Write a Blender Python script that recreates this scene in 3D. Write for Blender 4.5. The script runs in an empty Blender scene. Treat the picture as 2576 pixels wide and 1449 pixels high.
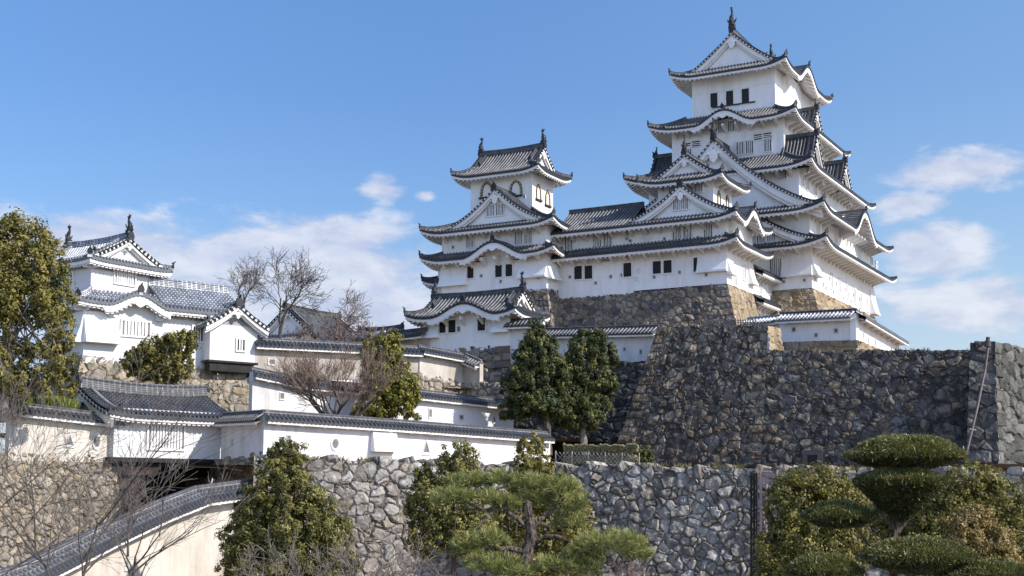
import bpy, bmesh, math, random
import numpy as np
from math import radians, sin, cos, pi, atan, atan2, sqrt
from mathutils import Matrix, Vector

scene = bpy.context.scene
COL = scene.collection
RNG = np.random.default_rng(11)
random.seed(11)

# ------------------------------------------------------------------ camera
PW, PH, FPX = 2576.0, 1449.0, 3400.0      # photograph measured on a 2576 px wide print
PITCH = atan(0.113)
HOR = 1250.0
CX = PW / 2
CY = HOR - FPX * math.tan(PITCH)
CAM = np.array([0.0, 0.0, 12.0])
cam_d = bpy.data.cameras.new("camera")
cam = bpy.data.objects.new("camera", cam_d)
COL.objects.link(cam)
cam.location = CAM
cam.rotation_euler = (pi / 2 + PITCH, 0, 0)
cam_d.sensor_width = 36
cam_d.lens = FPX / PW * 36
cam_d.shift_y = (CY - PH / 2) / PW
cam_d.clip_end = 8000
scene.camera = cam

# ------------------------------------------------------------------ light
SUN_H = np.array([0.905, -0.425]); SUN_H = SUN_H / np.linalg.norm(SUN_H)
SUN_EL = radians(35)
sd = bpy.data.lights.new("sun", 'SUN')
sd.energy = 4.1
sd.angle = radians(0.5)
sd.color = (1.0, 0.95, 0.89)
sun = bpy.data.objects.new("sun", sd)
COL.objects.link(sun)
sv = Vector((SUN_H[0] * cos(SUN_EL), SUN_H[1] * cos(SUN_EL), sin(SUN_EL)))
sun.rotation_euler = sv.to_track_quat('Z', 'Y').to_euler()
sun.location = (60, -40, 90)

scene.view_settings.view_transform = 'Standard'
scene.view_settings.look = 'None'
scene.view_settings.exposure = 0.6
scene.view_settings.gamma = 1.0


class NT:
    """tiny helper for building node trees"""
    def __init__(self, tree):
        self.t = tree
        tree.nodes.clear()

    def n(self, typ, **kw):
        nd = self.t.nodes.new(typ)
        for k, v in kw.items():
            if k.startswith('i_'):
                key = k[2:]
                key = int(key) if key.isdigit() else key.replace('_', ' ')
                self.set(nd.inputs[key], v)
            else:
                setattr(nd, k, v)
        return nd

    def set(self, sock, v):
        if isinstance(v, bpy.types.NodeSocket):
            self.t.links.new(v, sock)
        elif isinstance(v, (tuple, list)) and len(v) == 3 and sock.type == 'RGBA':
            sock.default_value = (*v, 1)
        else:
            sock.default_value = v

    def math(self, op, a, b=None, c=None, clamp=False):
        nd = self.t.nodes.new('ShaderNodeMath')
        nd.operation = op
        nd.use_clamp = clamp
        self.set(nd.inputs[0], a)
        if b is not None:
            self.set(nd.inputs[1], b)
        if c is not None:
            self.set(nd.inputs[2], c)
        return nd.outputs[0]

    def mix(self, f, a, b, typ='MIX'):
        nd = self.t.nodes.new('ShaderNodeMix')
        nd.data_type = 'RGBA'
        nd.blend_type = typ
        self.set(nd.inputs[0], f)
        self.set(nd.inputs[6], a)
        self.set(nd.inputs[7], b)
        return nd.outputs[2]

    def ramp(self, f, stops, interp='LINEAR'):
        nd = self.t.nodes.new('ShaderNodeValToRGB')
        cr = nd.color_ramp
        cr.interpolation = interp
        while len(cr.elements) < len(stops):
            cr.elements.new(0.5)
        for e, (p, c) in zip(cr.elements, stops):
            e.position = p
            e.color = (*c, 1) if len(c) == 3 else c
        self.set(nd.inputs[0], f)
        return nd.outputs[0]

    def map(self, v, a, b, c=0.0, d=1.0, smooth=True):
        nd = self.t.nodes.new('ShaderNodeMapRange')
        nd.interpolation_type = 'SMOOTHSTEP' if smooth else 'LINEAR'
        self.set(nd.inputs[0], v)
        for i, x in zip((1, 2, 3, 4), (a, b, c, d)):
            nd.inputs[i].default_value = x
        return nd.outputs[0]

    def noise(self, vec, scale, detail=4.0, rough=0.55, dist=0.0):
        nd = self.t.nodes.new('ShaderNodeTexNoise')
        if vec is not None:
            self.set(nd.inputs['Vector'], vec)
        nd.inputs['Scale'].default_value = scale
        nd.inputs['Detail'].default_value = detail
        nd.inputs['Roughness'].default_value = rough
        nd.inputs['Distortion'].default_value = dist
        return nd.outputs[0]

    def vmul(self, vec, s):
        nd = self.t.nodes.new('ShaderNodeMapping')
        self.set(nd.inputs[0], vec)
        nd.inputs['Scale'].default_value = s
        return nd.outputs[0]


def bl(v, lo, hi):
    return v

# ------------------------------------------------------------------ sky
world = bpy.data.worlds.new("World")
scene.world = world
world.use_nodes = True
nt = NT(world.node_tree)
sky = nt.n('ShaderNodeTexSky', sky_type='NISHITA', sun_disc=False)
sky.sun_elevation = SUN_EL
sky.sun_rotation = atan2(SUN_H[0], SUN_H[1])
sky.altitude = 50
sky.air_density = 1.0
sky.dust_density = 0.3
sky.ozone_density = 1.6
tc = nt.n('ShaderNodeTexCoord')
sep = nt.n('ShaderNodeSeparateXYZ', i_0=tc.outputs['Generated'])
dx, dy, dz = sep.outputs
az = nt.math('ARCTAN2', dx, dy)              # azimuth, 0 = ahead, + right (radians)
el = nt.math('ARCSINE', dz)
comb = nt.n('ShaderNodeCombineXYZ', i_0=az, i_1=nt.math('MULTIPLY', el, 2.3), i_2=0.0)
cl_vec = comb.outputs[0]


def cloud(ca, ce, ra, re, soft):
    a = nt.math('DIVIDE', nt.math('SUBTRACT', az, ca), ra)
    e = nt.math('DIVIDE', nt.math('SUBTRACT', el, ce), re)
    r = nt.math('SQRT', nt.math('ADD', nt.math('MULTIPLY', a, a), nt.math('MULTIPLY', e, e)))
    return nt.math('SUBTRACT', 1.0, r)


def px_az(x):
    return atan((x - CX) / FPX)


def px_el(y):
    return atan((HOR - y) / FPX)


blobs = None
for (x, y, rx, ry, w) in [(720, 690, 540, 165, 1.25), (230, 650, 380, 115, 1.25), (900, 790, 500, 120, 1.15), (850, 600, 250, 85, 1.1), (500, 800, 600, 120, 1.0),
                          (955, 468, 70, 42, 1.0), (1062, 486, 34, 18, .8),
                          (2430, 462, 205, 62, 1.1), (2310, 535, 120, 40, 1.0), (2370, 655, 180, 95, 1.15), (2480, 790, 340, 90, 1.0),
                          (2250, 560, 60, 40, .5), (-600, 700, 700, 120, 1.), (3400, 600, 600, 130, 1.)]:
    b = nt.math('MULTIPLY', cloud(px_az(x), px_el(y), rx / FPX, ry / FPX, 1), w)
    blobs = b if blobs is None else nt.math('MAXIMUM', blobs, b)
n1 = nt.noise(cl_vec, 17.0, 8.0, 0.58, 0.25)
n2 = nt.noise(cl_vec, 60.0, 5.0, 0.6)
dens = nt.math('ADD', blobs, nt.math('MULTIPLY', nt.math('SUBTRACT', n1, 0.47), 1.9))
dens = nt.math('ADD', dens, nt.math('MULTIPLY', nt.math('SUBTRACT', n2, 0.5), 0.55))
mask = nt.map(dens, 0.06, 0.72)
mask = nt.math('MULTIPLY', mask, 0.80)
SKY_STR = 0.15
hz = nt.map(el, 0.0, 0.42, smooth=False)
tint = nt.ramp(hz, [(0.0, (0.58, 0.55, 0.62)), (0.35, (0.49, 0.56, 0.65)), (0.7, (0.44, 0.57, 0.745)), (1.0, (0.49, 0.66, 0.84))])
# the part of the sky overhead and behind the photographer is brighter (added out of view to fill the shade)
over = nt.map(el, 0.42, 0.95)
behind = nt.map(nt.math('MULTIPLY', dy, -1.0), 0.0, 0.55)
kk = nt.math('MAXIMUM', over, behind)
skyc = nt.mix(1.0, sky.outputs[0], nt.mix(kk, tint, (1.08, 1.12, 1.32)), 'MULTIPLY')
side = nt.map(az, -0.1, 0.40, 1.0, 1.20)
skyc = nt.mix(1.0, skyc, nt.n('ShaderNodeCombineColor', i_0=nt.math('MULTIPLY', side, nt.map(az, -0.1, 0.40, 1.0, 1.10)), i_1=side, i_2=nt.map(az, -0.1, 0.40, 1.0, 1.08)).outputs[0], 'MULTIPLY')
lowm = nt.math('MULTIPLY', nt.map(el, 0.02, 0.19, 0.62, 0.0), nt.map(n1, .3, .7, .75, 1.0))
skyc = nt.mix(lowm, skyc, (2.35, 2.5, 3.25))
cl_light = nt.mix(nt.map(n1, 0.35, 0.7), (2.5, 2.72, 3.5), (3.85, 3.9, 4.2))
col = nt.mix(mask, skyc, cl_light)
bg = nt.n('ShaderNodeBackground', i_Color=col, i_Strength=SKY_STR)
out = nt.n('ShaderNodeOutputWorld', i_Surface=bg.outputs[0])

# ------------------------------------------------------------------ picture geometry -> world
R_ = np.array([1.0, 0, 0])
F_ = np.array([0.0, cos(PITCH), sin(PITCH)])
U_ = np.array([0.0, -sin(PITCH), cos(PITCH)])


def ray(px, py):
    return R_ * ((px - CX) / FPX) + U_ * ((CY - py) / FPX) + F_


def P(px, py, Y):
    """world point that is Y metres ahead of the camera and seen at (px, py)"""
    d = ray(px, py)
    return CAM + d * (Y / d[1])


def proj(p):
    v = np.asarray(p, float) - CAM
    D = v @ F_
    return CX + FPX * (v @ R_) / D, CY - FPX * (v @ U_) / D


# ------------------------------------------------------------------ mesh builder
class MB:
    def __init__(self):
        self.v, self.uv, self.q, self.ng, self.nv = [], [], [], [], 0
        self.attrs = {}

    def add(self, pts, uv=None):
        pts = np.asarray(pts, float).reshape(-1, 3)
        i0 = self.nv
        self.v.append(pts)
        self.uv.append(np.zeros((len(pts), 2)) if uv is None else np.asarray(uv, float).reshape(-1, 2))
        self.nv += len(pts)
        return i0

    def face(self, idx):
        idx = list(idx)
        if len(idx) == 4:
            self.q.append(np.array([idx]))
        else:
            self.ng.append(idx)

    def quads(self, arr):
        self.q.append(np.asarray(arr).reshape(-1, 4))

    def grid(self, G, uv=None, wrap=False):
        n, m = G.shape[:2]
        i0 = self.add(G, uv)
        I = np.arange(n * m).reshape(n, m) + i0
        if wrap:
            J = np.roll(I, -1, axis=1)
            self.quads(np.stack([I[:-1], J[:-1], J[1:], I[1:]], -1))
        else:
            self.quads(np.stack([I[:-1, :-1], I[:-1, 1:], I[1:, 1:], I[1:, :-1]], -1))
        return I

    def poly(self, pts, uv=None):
        i0 = self.add(pts, uv)
        self.face(range(i0, i0 + len(pts)))

    def hexa(self, b4, t4):
        """box from 4 bottom and 4 top points"""
        i = self.add(np.vstack([b4, t4]))
        self.quads([[i, i + 1, i + 2, i + 3], [i + 4, i + 5, i + 6, i + 7]] +
                   [[i + k, i + (k + 1) % 4, i + 4 + (k + 1) % 4, i + 4 + k] for k in range(4)])

    def box(self, sf, s0, s1, n0, n1, z0, z1):
        b = [sf.w(s, n, z0) for s, n in ((s0, n0), (s1, n0), (s1, n1), (s0, n1))]
        t = [sf.w(s, n, z1) for s, n in ((s0, n0), (s1, n0), (s1, n1), (s0, n1))]
        self.hexa(np.array(b), np.array(t))

    def prism(self, sf, s0, s1, poly):
        """polygon in the (n, z) plane extruded along s"""
        k = len(poly)
        A = np.array([sf.w(s0, n, z) for n, z in poly])
        B = np.array([sf.w(s1, n, z) for n, z in poly])
        i = self.add(np.vstack([A, B]))
        self.face(range(i, i + k))
        self.face(range(i + k, i + 2 * k))
        self.quads([[i + j, i + (j + 1) % k, i + k + (j + 1) % k, i + k + j] for j in range(k)])

    def plate(self, sf, poly, n0, n1):
        """polygon in the (s, z) plane extruded along n"""
        k = len(poly)
        A = np.array([sf.w(s, n0, z) for s, z in poly])
        B = np.array([sf.w(s, n1, z) for s, z in poly])
        i = self.add(np.vstack([A, B]))
        self.face(range(i, i + k))
        self.face(range(i + k, i + 2 * k))
        self.quads([[i + j, i + (j + 1) % k, i + k + (j + 1) % k, i + k + j] for j in range(k)])

    def sweep(self, path, prof, caps=True, uvs=1.0):
        """profile of (side, up) swept along a path; up stays vertical"""
        path = np.asarray(path, float)
        prof = np.asarray(prof, float)
        T = np.gradient(path, axis=0)
        side = np.stack([T[:, 1], -T[:, 0], np.zeros(len(T))], -1)
        side /= np.maximum(np.linalg.norm(side, axis=1, keepdims=True), 1e-9)
        G = path[:, None, :] + side[:, None, :] * prof[None, :, 0:1] + np.array([0, 0, 1.0]) * prof[None, :, 1:2]
        L = np.concatenate([[0], np.cumsum(np.linalg.norm(np.diff(path, axis=0), axis=1))])
        uv = np.zeros(G.shape[:2] + (2,))
        uv[..., 0] = L[:, None]
        uv[..., 1] = prof[None, :, 1]
        I = self.grid(G, uv, wrap=True)
        if caps:
            self.face(I[0]); self.face(I[-1])

    def tube(self, path, rad, k=6, caps=True):
        """round tube with a radius per point"""
        path = np.asarray(path, float)
        rad = np.broadcast_to(np.asarray(rad, float), (len(path),))
        T = np.gradient(path, axis=0)
        T /= np.maximum(np.linalg.norm(T, axis=1, keepdims=True), 1e-9)
        ref = np.array([0.31, 0.17, 0.93]) if abs(T[0] @ np.array([0.31, 0.17, 0.93])) < .9 else np.array([1.0, 0, 0])
        a = np.cross(T, ref); a /= np.maximum(np.linalg.norm(a, axis=1, keepdims=True), 1e-9)
        b = np.cross(T, a)
        th = np.arange(k) * 2 * pi / k
        G = path[:, None] + rad[:, None, None] * (np.cos(th)[None, :, None] * a[:, None] + np.sin(th)[None, :, None] * b[:, None])
        I = self.grid(G, None, wrap=True)
        if caps:
            self.face(I[0]); self.face(I[-1])

    def mesh(self, name):
        V = np.vstack(self.v) if self.v else np.zeros((0, 3))
        UV = np.vstack(self.uv) if self.uv else np.zeros((0, 2))
        Q = np.vstack(self.q) if self.q else np.zeros((0, 4), int)
        loops = [Q.ravel()]
        tot = [np.full(len(Q), 4)]
        if self.ng:
            loops.append(np.concatenate([np.array(f) for f in self.ng]))
            tot.append(np.array([len(f) for f in self.ng]))
        loops = np.concatenate(loops).astype(np.int32)
        tot = np.concatenate(tot).astype(np.int32)
        start = np.concatenate([[0], np.cumsum(tot)[:-1]]).astype(np.int32) if len(tot) else tot
        me = bpy.data.meshes.new(name)
        me.vertices.add(len(V)); me.vertices.foreach_set('co', V.astype(np.float32).ravel())
        me.loops.add(len(loops)); me.loops.foreach_set('vertex_index', loops)
        me.polygons.add(len(tot)); me.polygons.foreach_set('loop_start', start)
        me.polygons.foreach_set('loop_total', tot)
        uvl = me.uv_layers.new(name='UVMap')
        uvl.data.foreach_set('uv', UV[loops].astype(np.float32).ravel())
        for k, arr in self.attrs.items():
            at = me.attributes.new(k, 'FLOAT', 'POINT')
            at.data.foreach_set('value', np.asarray(arr, np.float32).ravel())
        me.polygons.foreach_set('use_smooth', np.zeros(len(tot), bool))
        me.update(calc_edges=True)
        me.validate()
        if 'rnd' not in self.attrs and len(V) < 60000:
            bm = bmesh.new()
            bm.from_mesh(me)
            bmesh.ops.recalc_face_normals(bm, faces=bm.faces)
            bm.to_mesh(me)
            bm.free()
        return me


ROOT_LOC = {}


def link(o, parent=None):
    COL.objects.link(o)
    if parent is not None:
        o.parent = parent
        if parent.name in ROOT_LOC:
            o.matrix_parent_inverse = Matrix.Translation(-Vector(ROOT_LOC[parent.name]))
    return o


def obj(name, mb, mat, parent=None, smooth=False):
    me = mb.mesh(name) if isinstance(mb, MB) else mb
    if mat is not None and not me.materials:
        me.materials.append(mat)
    if isinstance(mb, MB):
        me.polygons.foreach_set('use_smooth', np.full(len(me.polygons), smooth))
    o = bpy.data.objects.new(name, me)
    return link(o, parent)


def tag(o, label=None, cat=None, group=None, kind=None):
    if label: o['label'] = label
    if cat: o['category'] = cat
    if group: o['group'] = group
    if kind: o['kind'] = kind
    return o


def thing(name, label, cat, loc, group=None):
    o = bpy.data.objects.new(name, None)
    COL.objects.link(o)
    o.location = tuple(loc)
    o.empty_display_size = 0.5
    ROOT_LOC[o.name] = tuple(float(x) for x in loc)
    return tag(o, label, cat, group)


def struct(name, mb, mat, label=None):
    o = obj(name, mb, mat)
    o['kind'] = 'structure'
    if label: o['label'] = label
    return o


# ------------------------------------------------------------------ frames
class SF:
    """side frame: s runs along a wall face, n runs inwards, z up"""
    def __init__(self, o, S, N):
        self.o = np.array([o[0], o[1], 0.0])
        self.S = np.array([S[0], S[1], 0.0]) / np.hypot(S[0], S[1])
        self.N = np.array([N[0], N[1], 0.0]) / np.hypot(N[0], N[1])

    def w(self, s, n, z):
        return self.o + self.S * s + self.N * n + np.array([0, 0, 1.0]) * z

    def W(self, s, n, z):
        s, n, z = np.broadcast_arrays(np.asarray(s, float), np.asarray(n, float), np.asarray(z, float))
        return self.o + s[..., None] * self.S + n[..., None] * self.N + z[..., None] * np.array([0, 0, 1.0])

    def hit(self, px, py, n=0.0):
        d = ray(px, py)
        t = (n - (CAM - self.o) @ self.N) / (d @ self.N)
        p = CAM + d * t
        return (p - self.o) @ self.S, p[2]

    def off(self, n):
        return SF(self.o + self.N * n, self.S, self.N)

    def mat(self, s, n, z):
        """object matrix: local x along the face, y inwards, z up (right handed)"""
        S = self.S
        if S[0] * self.N[1] - S[1] * self.N[0] < 0:
            S = -S
        p = self.w(s, n, z)
        return Matrix(((S[0], self.N[0], 0, p[0]), (S[1], self.N[1], 0, p[1]), (0, 0, 1, p[2]), (0, 0, 0, 1)))


class Frame:
    """plan frame of a building: near corner O, a along eL (left face), b along eR (right face)"""
    def __init__(self, O, eL, eR):
        self.O = np.array([O[0], O[1]], float)
        self.eL = np.array(eL, float) / np.hypot(*eL)
        self.eR = np.array(eR, float) / np.hypot(*eR)

    def L(self, b=0.0): return SF(self.O + self.eR * b, self.eL, self.eR)
    def R(self, a=0.0): return SF(self.O + self.eL * a, self.eR, self.eL)
    def L2(self, a): return SF(self.O + self.eL * a, self.eR, -self.eL)
    def R2(self, b): return SF(self.O + self.eR * b, self.eL, -self.eR)

    def xy(self, a, b): return self.O + self.eL * a + self.eR * b

    def pt(self, a, b, z): return np.array([*self.xy(a, b), z])

    def side(self, k, rect):
        a0, a1, b0, b1 = rect
        return {'L': (self.L(b0), a0, a1), 'R': (self.R(a0), b0, b1),
                'L2': (self.L2(a1), b0, b1), 'R2': (self.R2(b1), a0, a1)}[k]

    def diag(self, px, py, lo=-5.0, hi=15.0):
        """inset i for which the corner (i, i) is seen at px"""
        for _ in range(50):
            m = (lo + hi) / 2
            d = self.xy(m, m)
            z = P(px, py, d[1])[2]
            x = proj([d[0], d[1], z])[0]
            # moving inwards shifts the corner left
            if x > px: lo = m
            else: hi = m
        return (lo + hi) / 2
# ------------------------------------------------------------------ materials
def new_mat(name):
    m = bpy.data.materials.new(name)
    m.use_nodes = True
    return m, NT(m.node_tree)


def finish(n, color, rough=0.8, bump=None, bstr=0.3, bdist=0.02, spec=0.3, extra=None):
    b = n.n('ShaderNodeBsdfPrincipled')
    n.set(b.inputs['Base Color'], color)
    n.set(b.inputs['Roughness'], rough)
    b.inputs['Specular IOR Level'].default_value = spec
    if bump is not None:
        bp = n.n('ShaderNodeBump')
        bp.inputs['Strength'].default_value = bstr
        bp.inputs['Distance'].default_value = bdist
        n.set(bp.inputs['Height'], bump)
        n.t.links.new(bp.outputs[0], b.inputs['Normal'])
    if extra:
        extra(b)
    n.n('ShaderNodeOutputMaterial', i_Surface=b.outputs[0])
    return b


def plaster(name, clean=(.80, .79, .765), dirt=(.52, .47, .40), amount=.5, thr=.52, streak=True):
    m, n = new_mat(name)
    tc = n.n('ShaderNodeTexCoord').outputs['Object']
    big = n.noise(tc, .16, 5, .6)
    fine = n.noise(tc, 2.2, 5, .6)
    st = n.noise(n.vmul(tc, (.8, .8, .16)), 1.5, 5, .65)
    k = n.math('ADD', n.math('MULTIPLY', big, .55), n.math('MULTIPLY', st if streak else fine, .45))
    f = n.math('MULTIPLY', n.map(k, thr - .12, thr + .2), amount)
    c = n.mix(f, clean, dirt)
    c = n.mix(n.math('MULTIPLY', n.map(fine, .52, .75), .16), c, dirt)
    finish(n, c, .88, fine, .12, .02, .15)
    return m


def tile(name, dark=(.042, .046, .055), pale=(.50, .48, .45), line=.6, joint=.35, jl=.34, jf=.3):
    m, n = new_mat(name)
    uv = n.n('ShaderNodeTexCoord').outputs['UV']
    sp = n.n('ShaderNodeSeparateXYZ', i_0=uv)
    u, v = sp.outputs[0], sp.outputs[1]
    d = n.math('ABSOLUTE', n.math('SUBTRACT', n.math('FRACT', u), .5))
    flank = n.math('MULTIPLY', n.math('LESS_THAN', d, .27), n.math('GREATER_THAN', d, .17))
    rnd = n.math('LESS_THAN', d, .21)
    jn = n.math('LESS_THAN', n.math('FRACT', n.math('DIVIDE', v, jl)), jf)
    obj_ = n.n('ShaderNodeTexCoord').outputs['Object']
    wear = n.map(n.noise(obj_, .9, 5, .65), .32, .68)
    big = n.map(n.noise(obj_, .13, 3, .6), .35, .65)
    f = n.math('MAXIMUM', n.math('MULTIPLY', flank, line), n.math('MULTIPLY', n.math('MULTIPLY', jn, rnd), joint))
    f = n.math('MULTIPLY', f, n.map(v, .28, .42, .12, 1.0))
    f = n.math('MULTIPLY', f, n.math('ADD', .35, n.math('MULTIPLY', wear, .65)))
    tone = n.mix(n.noise(obj_, 5.0, 3, .7), tuple(x * .6 for x in dark), tuple(x * 1.75 for x in dark))
    tone = n.mix(n.math('MULTIPLY', big, .22), tone, (.075, .072, .066))
    c = n.mix(f, tone, pale)
    step = n.math('FRACT', n.math('DIVIDE', v, .22))
    finish(n, c, .55, step, .35, .03, .4)
    return m


def ridge_mat(name, dark=(.045, .047, .055), pale=(.42, .41, .39), amt=.75, vert=0.0):
    m, n = new_mat(name)
    uv = n.n('ShaderNodeTexCoord').outputs['UV']
    sp = n.n('ShaderNodeSeparateXYZ', i_0=uv)
    u, v = sp.outputs[0], sp.outputs[1]
    obj_ = n.n('ShaderNodeTexCoord').outputs['Object']
    ln = n.math('LESS_THAN', n.math('FRACT', n.math('DIVIDE', v, .15)), .34)
    brk = n.math('LESS_THAN', n.math('FRACT', n.math('DIVIDE', u, .46)), .2 if vert else .12)
    wear = n.map(n.noise(obj_, 1.6, 4, .65), .35, .66)
    f = n.math('MULTIPLY', n.math('MAXIMUM', n.math('MULTIPLY', ln, amt), n.math('MULTIPLY', brk, amt if vert else .25)),
               n.math('ADD', .3, n.math('MULTIPLY', wear, .7)))
    c = n.mix(f, dark, pale)
    finish(n, c, .6, None, spec=.35)
    return m


def stone(name, cols, joint=(.045, .038, .031), lichen=(.03, .03, .032), lich=.5, lthr=.5, white=0.0, jw=.05, wcol=(.5, .5, .48)):
    m, n = new_mat(name)
    rn = n.n('ShaderNodeAttribute', attribute_name='rnd').outputs['Fac']
    ed = n.n('ShaderNodeAttribute', attribute_name='edge').outputs['Fac']
    tc = n.n('ShaderNodeTexCoord').outputs['Object']
    k = len(cols)
    base = n.ramp(rn, [(i / k, c) for i, c in enumerate(cols)], 'CONSTANT')
    f1 = n.noise(tc, 1.1, 6, .68)
    tn = n.math('FRACT', n.math('MULTIPLY', rn, 37.7))
    base = n.mix(tn, n.mix(.45, base, (.02, .018, .016)), n.mix(.22, base, (.5, .46, .4)))
    f2 = n.noise(tc, 6.0, 5, .7)
    c = n.mix(n.math('MULTIPLY', n.map(f2, .35, .75), .55), base, n.mix(.5, base, (.02, .02, .02)))
    c = n.mix(n.math('MULTIPLY', n.map(f1, lthr - .06, lthr + .1), lich), c, lichen)
    if white:
        w = n.noise(tc, 2.3, 6, .75)
        c = n.mix(n.math('MULTIPLY', n.map(w, .5, .62), white), c, wcol)
    c = n.mix(n.math('MULTIPLY', n.map(ed, jw * .1, jw * 1.1, 1.0, 0.0), .85), c, joint)
    f3 = n.noise(tc, 17.0, 4, .7)
    finish(n, c, .95, n.math('ADD', f2, n.math('MULTIPLY', f3, .6)), .9, .09, .12)
    return m


def simple(name, col, rough=.8, var=.25, scale=3.0, bump=0.0, spec=.3, col2=None):
    m, n = new_mat(name)
    tc = n.n('ShaderNodeTexCoord').outputs['Object']
    f = n.noise(tc, scale, 5, .65)
    c = n.mix(n.map(f, .3, .7), tuple(x * (1 - var) for x in col), tuple(min(1, x * (1 + var)) for x in (col2 or col)))
    finish(n, c, rough, f if bump else None, bump, .05, spec)
    return m


def bark(name, a, b, sc=(6, 6, 1.3)):
    m, n = new_mat(name)
    tc = n.n('ShaderNodeTexCoord').outputs['Object']
    f = n.noise(n.vmul(tc, sc), 1.6, 6, .7)
    c = n.mix(n.map(f, .36, .66), a, b)
    finish(n, c, .95, f, .8, .08, .1)
    return m


def leaf(name, cols, rough=.55, trans=.25, spec=.35):
    """leaf colour varies leaf by leaf through the rnd attribute"""
    m, n = new_mat(name)
    rn = n.n('ShaderNodeAttribute', attribute_name='rnd').outputs['Fac']
    k = len(cols) - 1
    c = n.ramp(rn, [(i / k, x) for i, x in enumerate(cols)])
    b = n.n('ShaderNodeBsdfPrincipled')
    n.set(b.inputs['Base Color'], c)
    b.inputs['Roughness'].default_value = rough
    b.inputs['Specular IOR Level'].default_value = spec
    t = n.n('ShaderNodeBsdfTranslucent', i_Color=n.mix(.5, c, (.30, .28, .03)))
    mx = n.n('ShaderNodeMixShader', i_Fac=trans)
    n.t.links.new(b.outputs[0], mx.inputs[1])
    n.t.links.new(t.outputs[0], mx.inputs[2])
    n.n('ShaderNodeOutputMaterial', i_Surface=mx.outputs[0])
    return m


M = {}
M['plaster'] = plaster('castle_plaster', (.80, .785, .765), (.46, .415, .355), .5, .54)
M['plaster_new'] = plaster('fresh_plaster', (.60, .592, .58), (.47, .445, .41), .35, .56)
M['plaster_old'] = plaster('weathered_plaster', (.50, .445, .38), (.21, .175, .14), .9, .46)
M['plaster_cream'] = plaster('cream_plaster', (.58, .53, .45), (.30, .25, .195), .85, .49)
M['plaster_wall'] = plaster('wall_plaster', (.67, .655, .635), (.31, .28, .245), .75, .55)
M['eave'] = plaster('eave_plaster', (.76, .735, .70), (.46, .41, .34), .55, .52)
M['tile'] = tile('roof_tile', (.013, .016, .022), (.50, .48, .45), line=.5, joint=.07)
M['tile_new'] = tile('fresh_roof_tile', (.075, .082, .092), (.74, .73, .71), 1.0, 1.0, .36, .52)
M['tile_wall'] = tile('wall_roof_tile', (.030, .032, .036), (.46, .44, .41), .5, .5, .3)
M['ridge'] = ridge_mat('ridge_tile', (.018, .020, .026), (.40, .39, .36), .5)
M['ridge_new'] = ridge_mat('fresh_ridge_tile', (.07, .08, .10), (.78, .77, .75), .9, 1.0)
M['ridge_wall'] = ridge_mat('wall_ridge_tile', (.06, .06, .065), (.42, .40, .38), .7)
M['ridge_gate'] = ridge_mat('gate_ridge_tile', (.05, .05, .054), (.42, .41, .39), .55, 1.0)
M['dark_tile'] = simple('ornament_tile', (.017, .018, .022), .6, .4, 4, spec=.4)
M['pane'] = simple('window_dark', (.014, .013, .013), .5, .2)
M['pane_pale'] = simple('window_recess', (.26, .24, .215), .85, .15)
M['bars'] = simple('lattice_plaster', (.72, .70, .67), .85, .08)
M['iron'] = simple('iron_lattice', (.03, .028, .027), .6, .2)
M['gold'] = simple('gilt_fitting', (.55, .42, .16), .4, .15)
M['wood'] = bark('old_timber', (.035, .026, .021), (.085, .062, .047), (7, 7, .8))
M['wood_dark'] = simple('dark_timber', (.022, .019, .017), .8, .4, 2)
M['soil'] = simple('bare_soil', (.17, .115, .075), .95, .35, 1.2, .3)
M['grass'] = simple('dry_grass', (.13, .12, .05), .95, .45, .8, .3, col2=(.17, .13, .07))
M['steel'] = simple('painted_pipe', (.075, .055, .053), .55, .2, 4)
M['fence'] = simple('fence_iron', (.12, .10, .09), .7, .3)

M['st_keep'] = stone('keep_base_stone', [(.30, .225, .15), (.37, .28, .185), (.26, .205, .145), (.10, .10, .11), (.33, .25, .17), (.35, .28, .20), (.12, .12, .125), (.31, .23, .16), (.28, .22, .16)],
                     lichen=(.09, .075, .06), lich=.5, lthr=.56)
M['st_tan'] = stone('tan_base_stone', [(.40, .29, .165), (.46, .345, .205), (.35, .265, .165), (.43, .32, .19), (.38, .29, .19)], lich=.25, lthr=.62, lichen=(.14, .10, .065), jw=.03,
                    joint=(.13, .095, .06))
M['st_dark'] = stone('dark_rampart_stone', [(.225, .185, .135), (.165, .145, .118), (.29, .215, .13), (.155, .145, .14), (.20, .162, .12), (.13, .12, .115), (.33, .245, .145), (.22, .21, .16)],
                     lichen=(.036, .033, .033), lich=.8, lthr=.49, white=.14, wcol=(.26, .25, .245))
M['st_shade'] = stone('shade_dark_stone', [(.075, .07, .066), (.055, .055, .058), (.095, .082, .066), (.065, .064, .066), (.05, .05, .054)], lichen=(.018, .018, .022), lich=.7, lthr=.5)  # stone colours darkened to carry the shade on the wall behind the twin trees
M['st_front'] = stone('pale_rampart_stone', [(.42, .375, .325), (.28, .25, .21), (.50, .455, .40), (.23, .19, .15), (.38, .34, .29), (.31, .25, .18), (.46, .42, .37)],
                      lichen=(.115, .10, .082), lich=.75, lthr=.52, white=.38, wcol=(.60, .565, .52), jw=.05, joint=(.055, .046, .037))
M['st_warm'] = stone('warm_rampart_stone', [(.42, .33, .21), (.34, .28, .20), (.48, .385, .27), (.27, .23, .18), (.43, .33, .20), (.36, .31, .24)],
                     lichen=(.16, .13, .09), lich=.5, lthr=.55, white=.3, wcol=(.55, .51, .43))
M['st_block'] = stone('grey_block_stone', [(.135, .133, .115), (.165, .16, .14), (.11, .108, .096), (.15, .145, .125)], lichen=(.05, .05, .048), lich=.7, lthr=.5, jw=.05)
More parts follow.
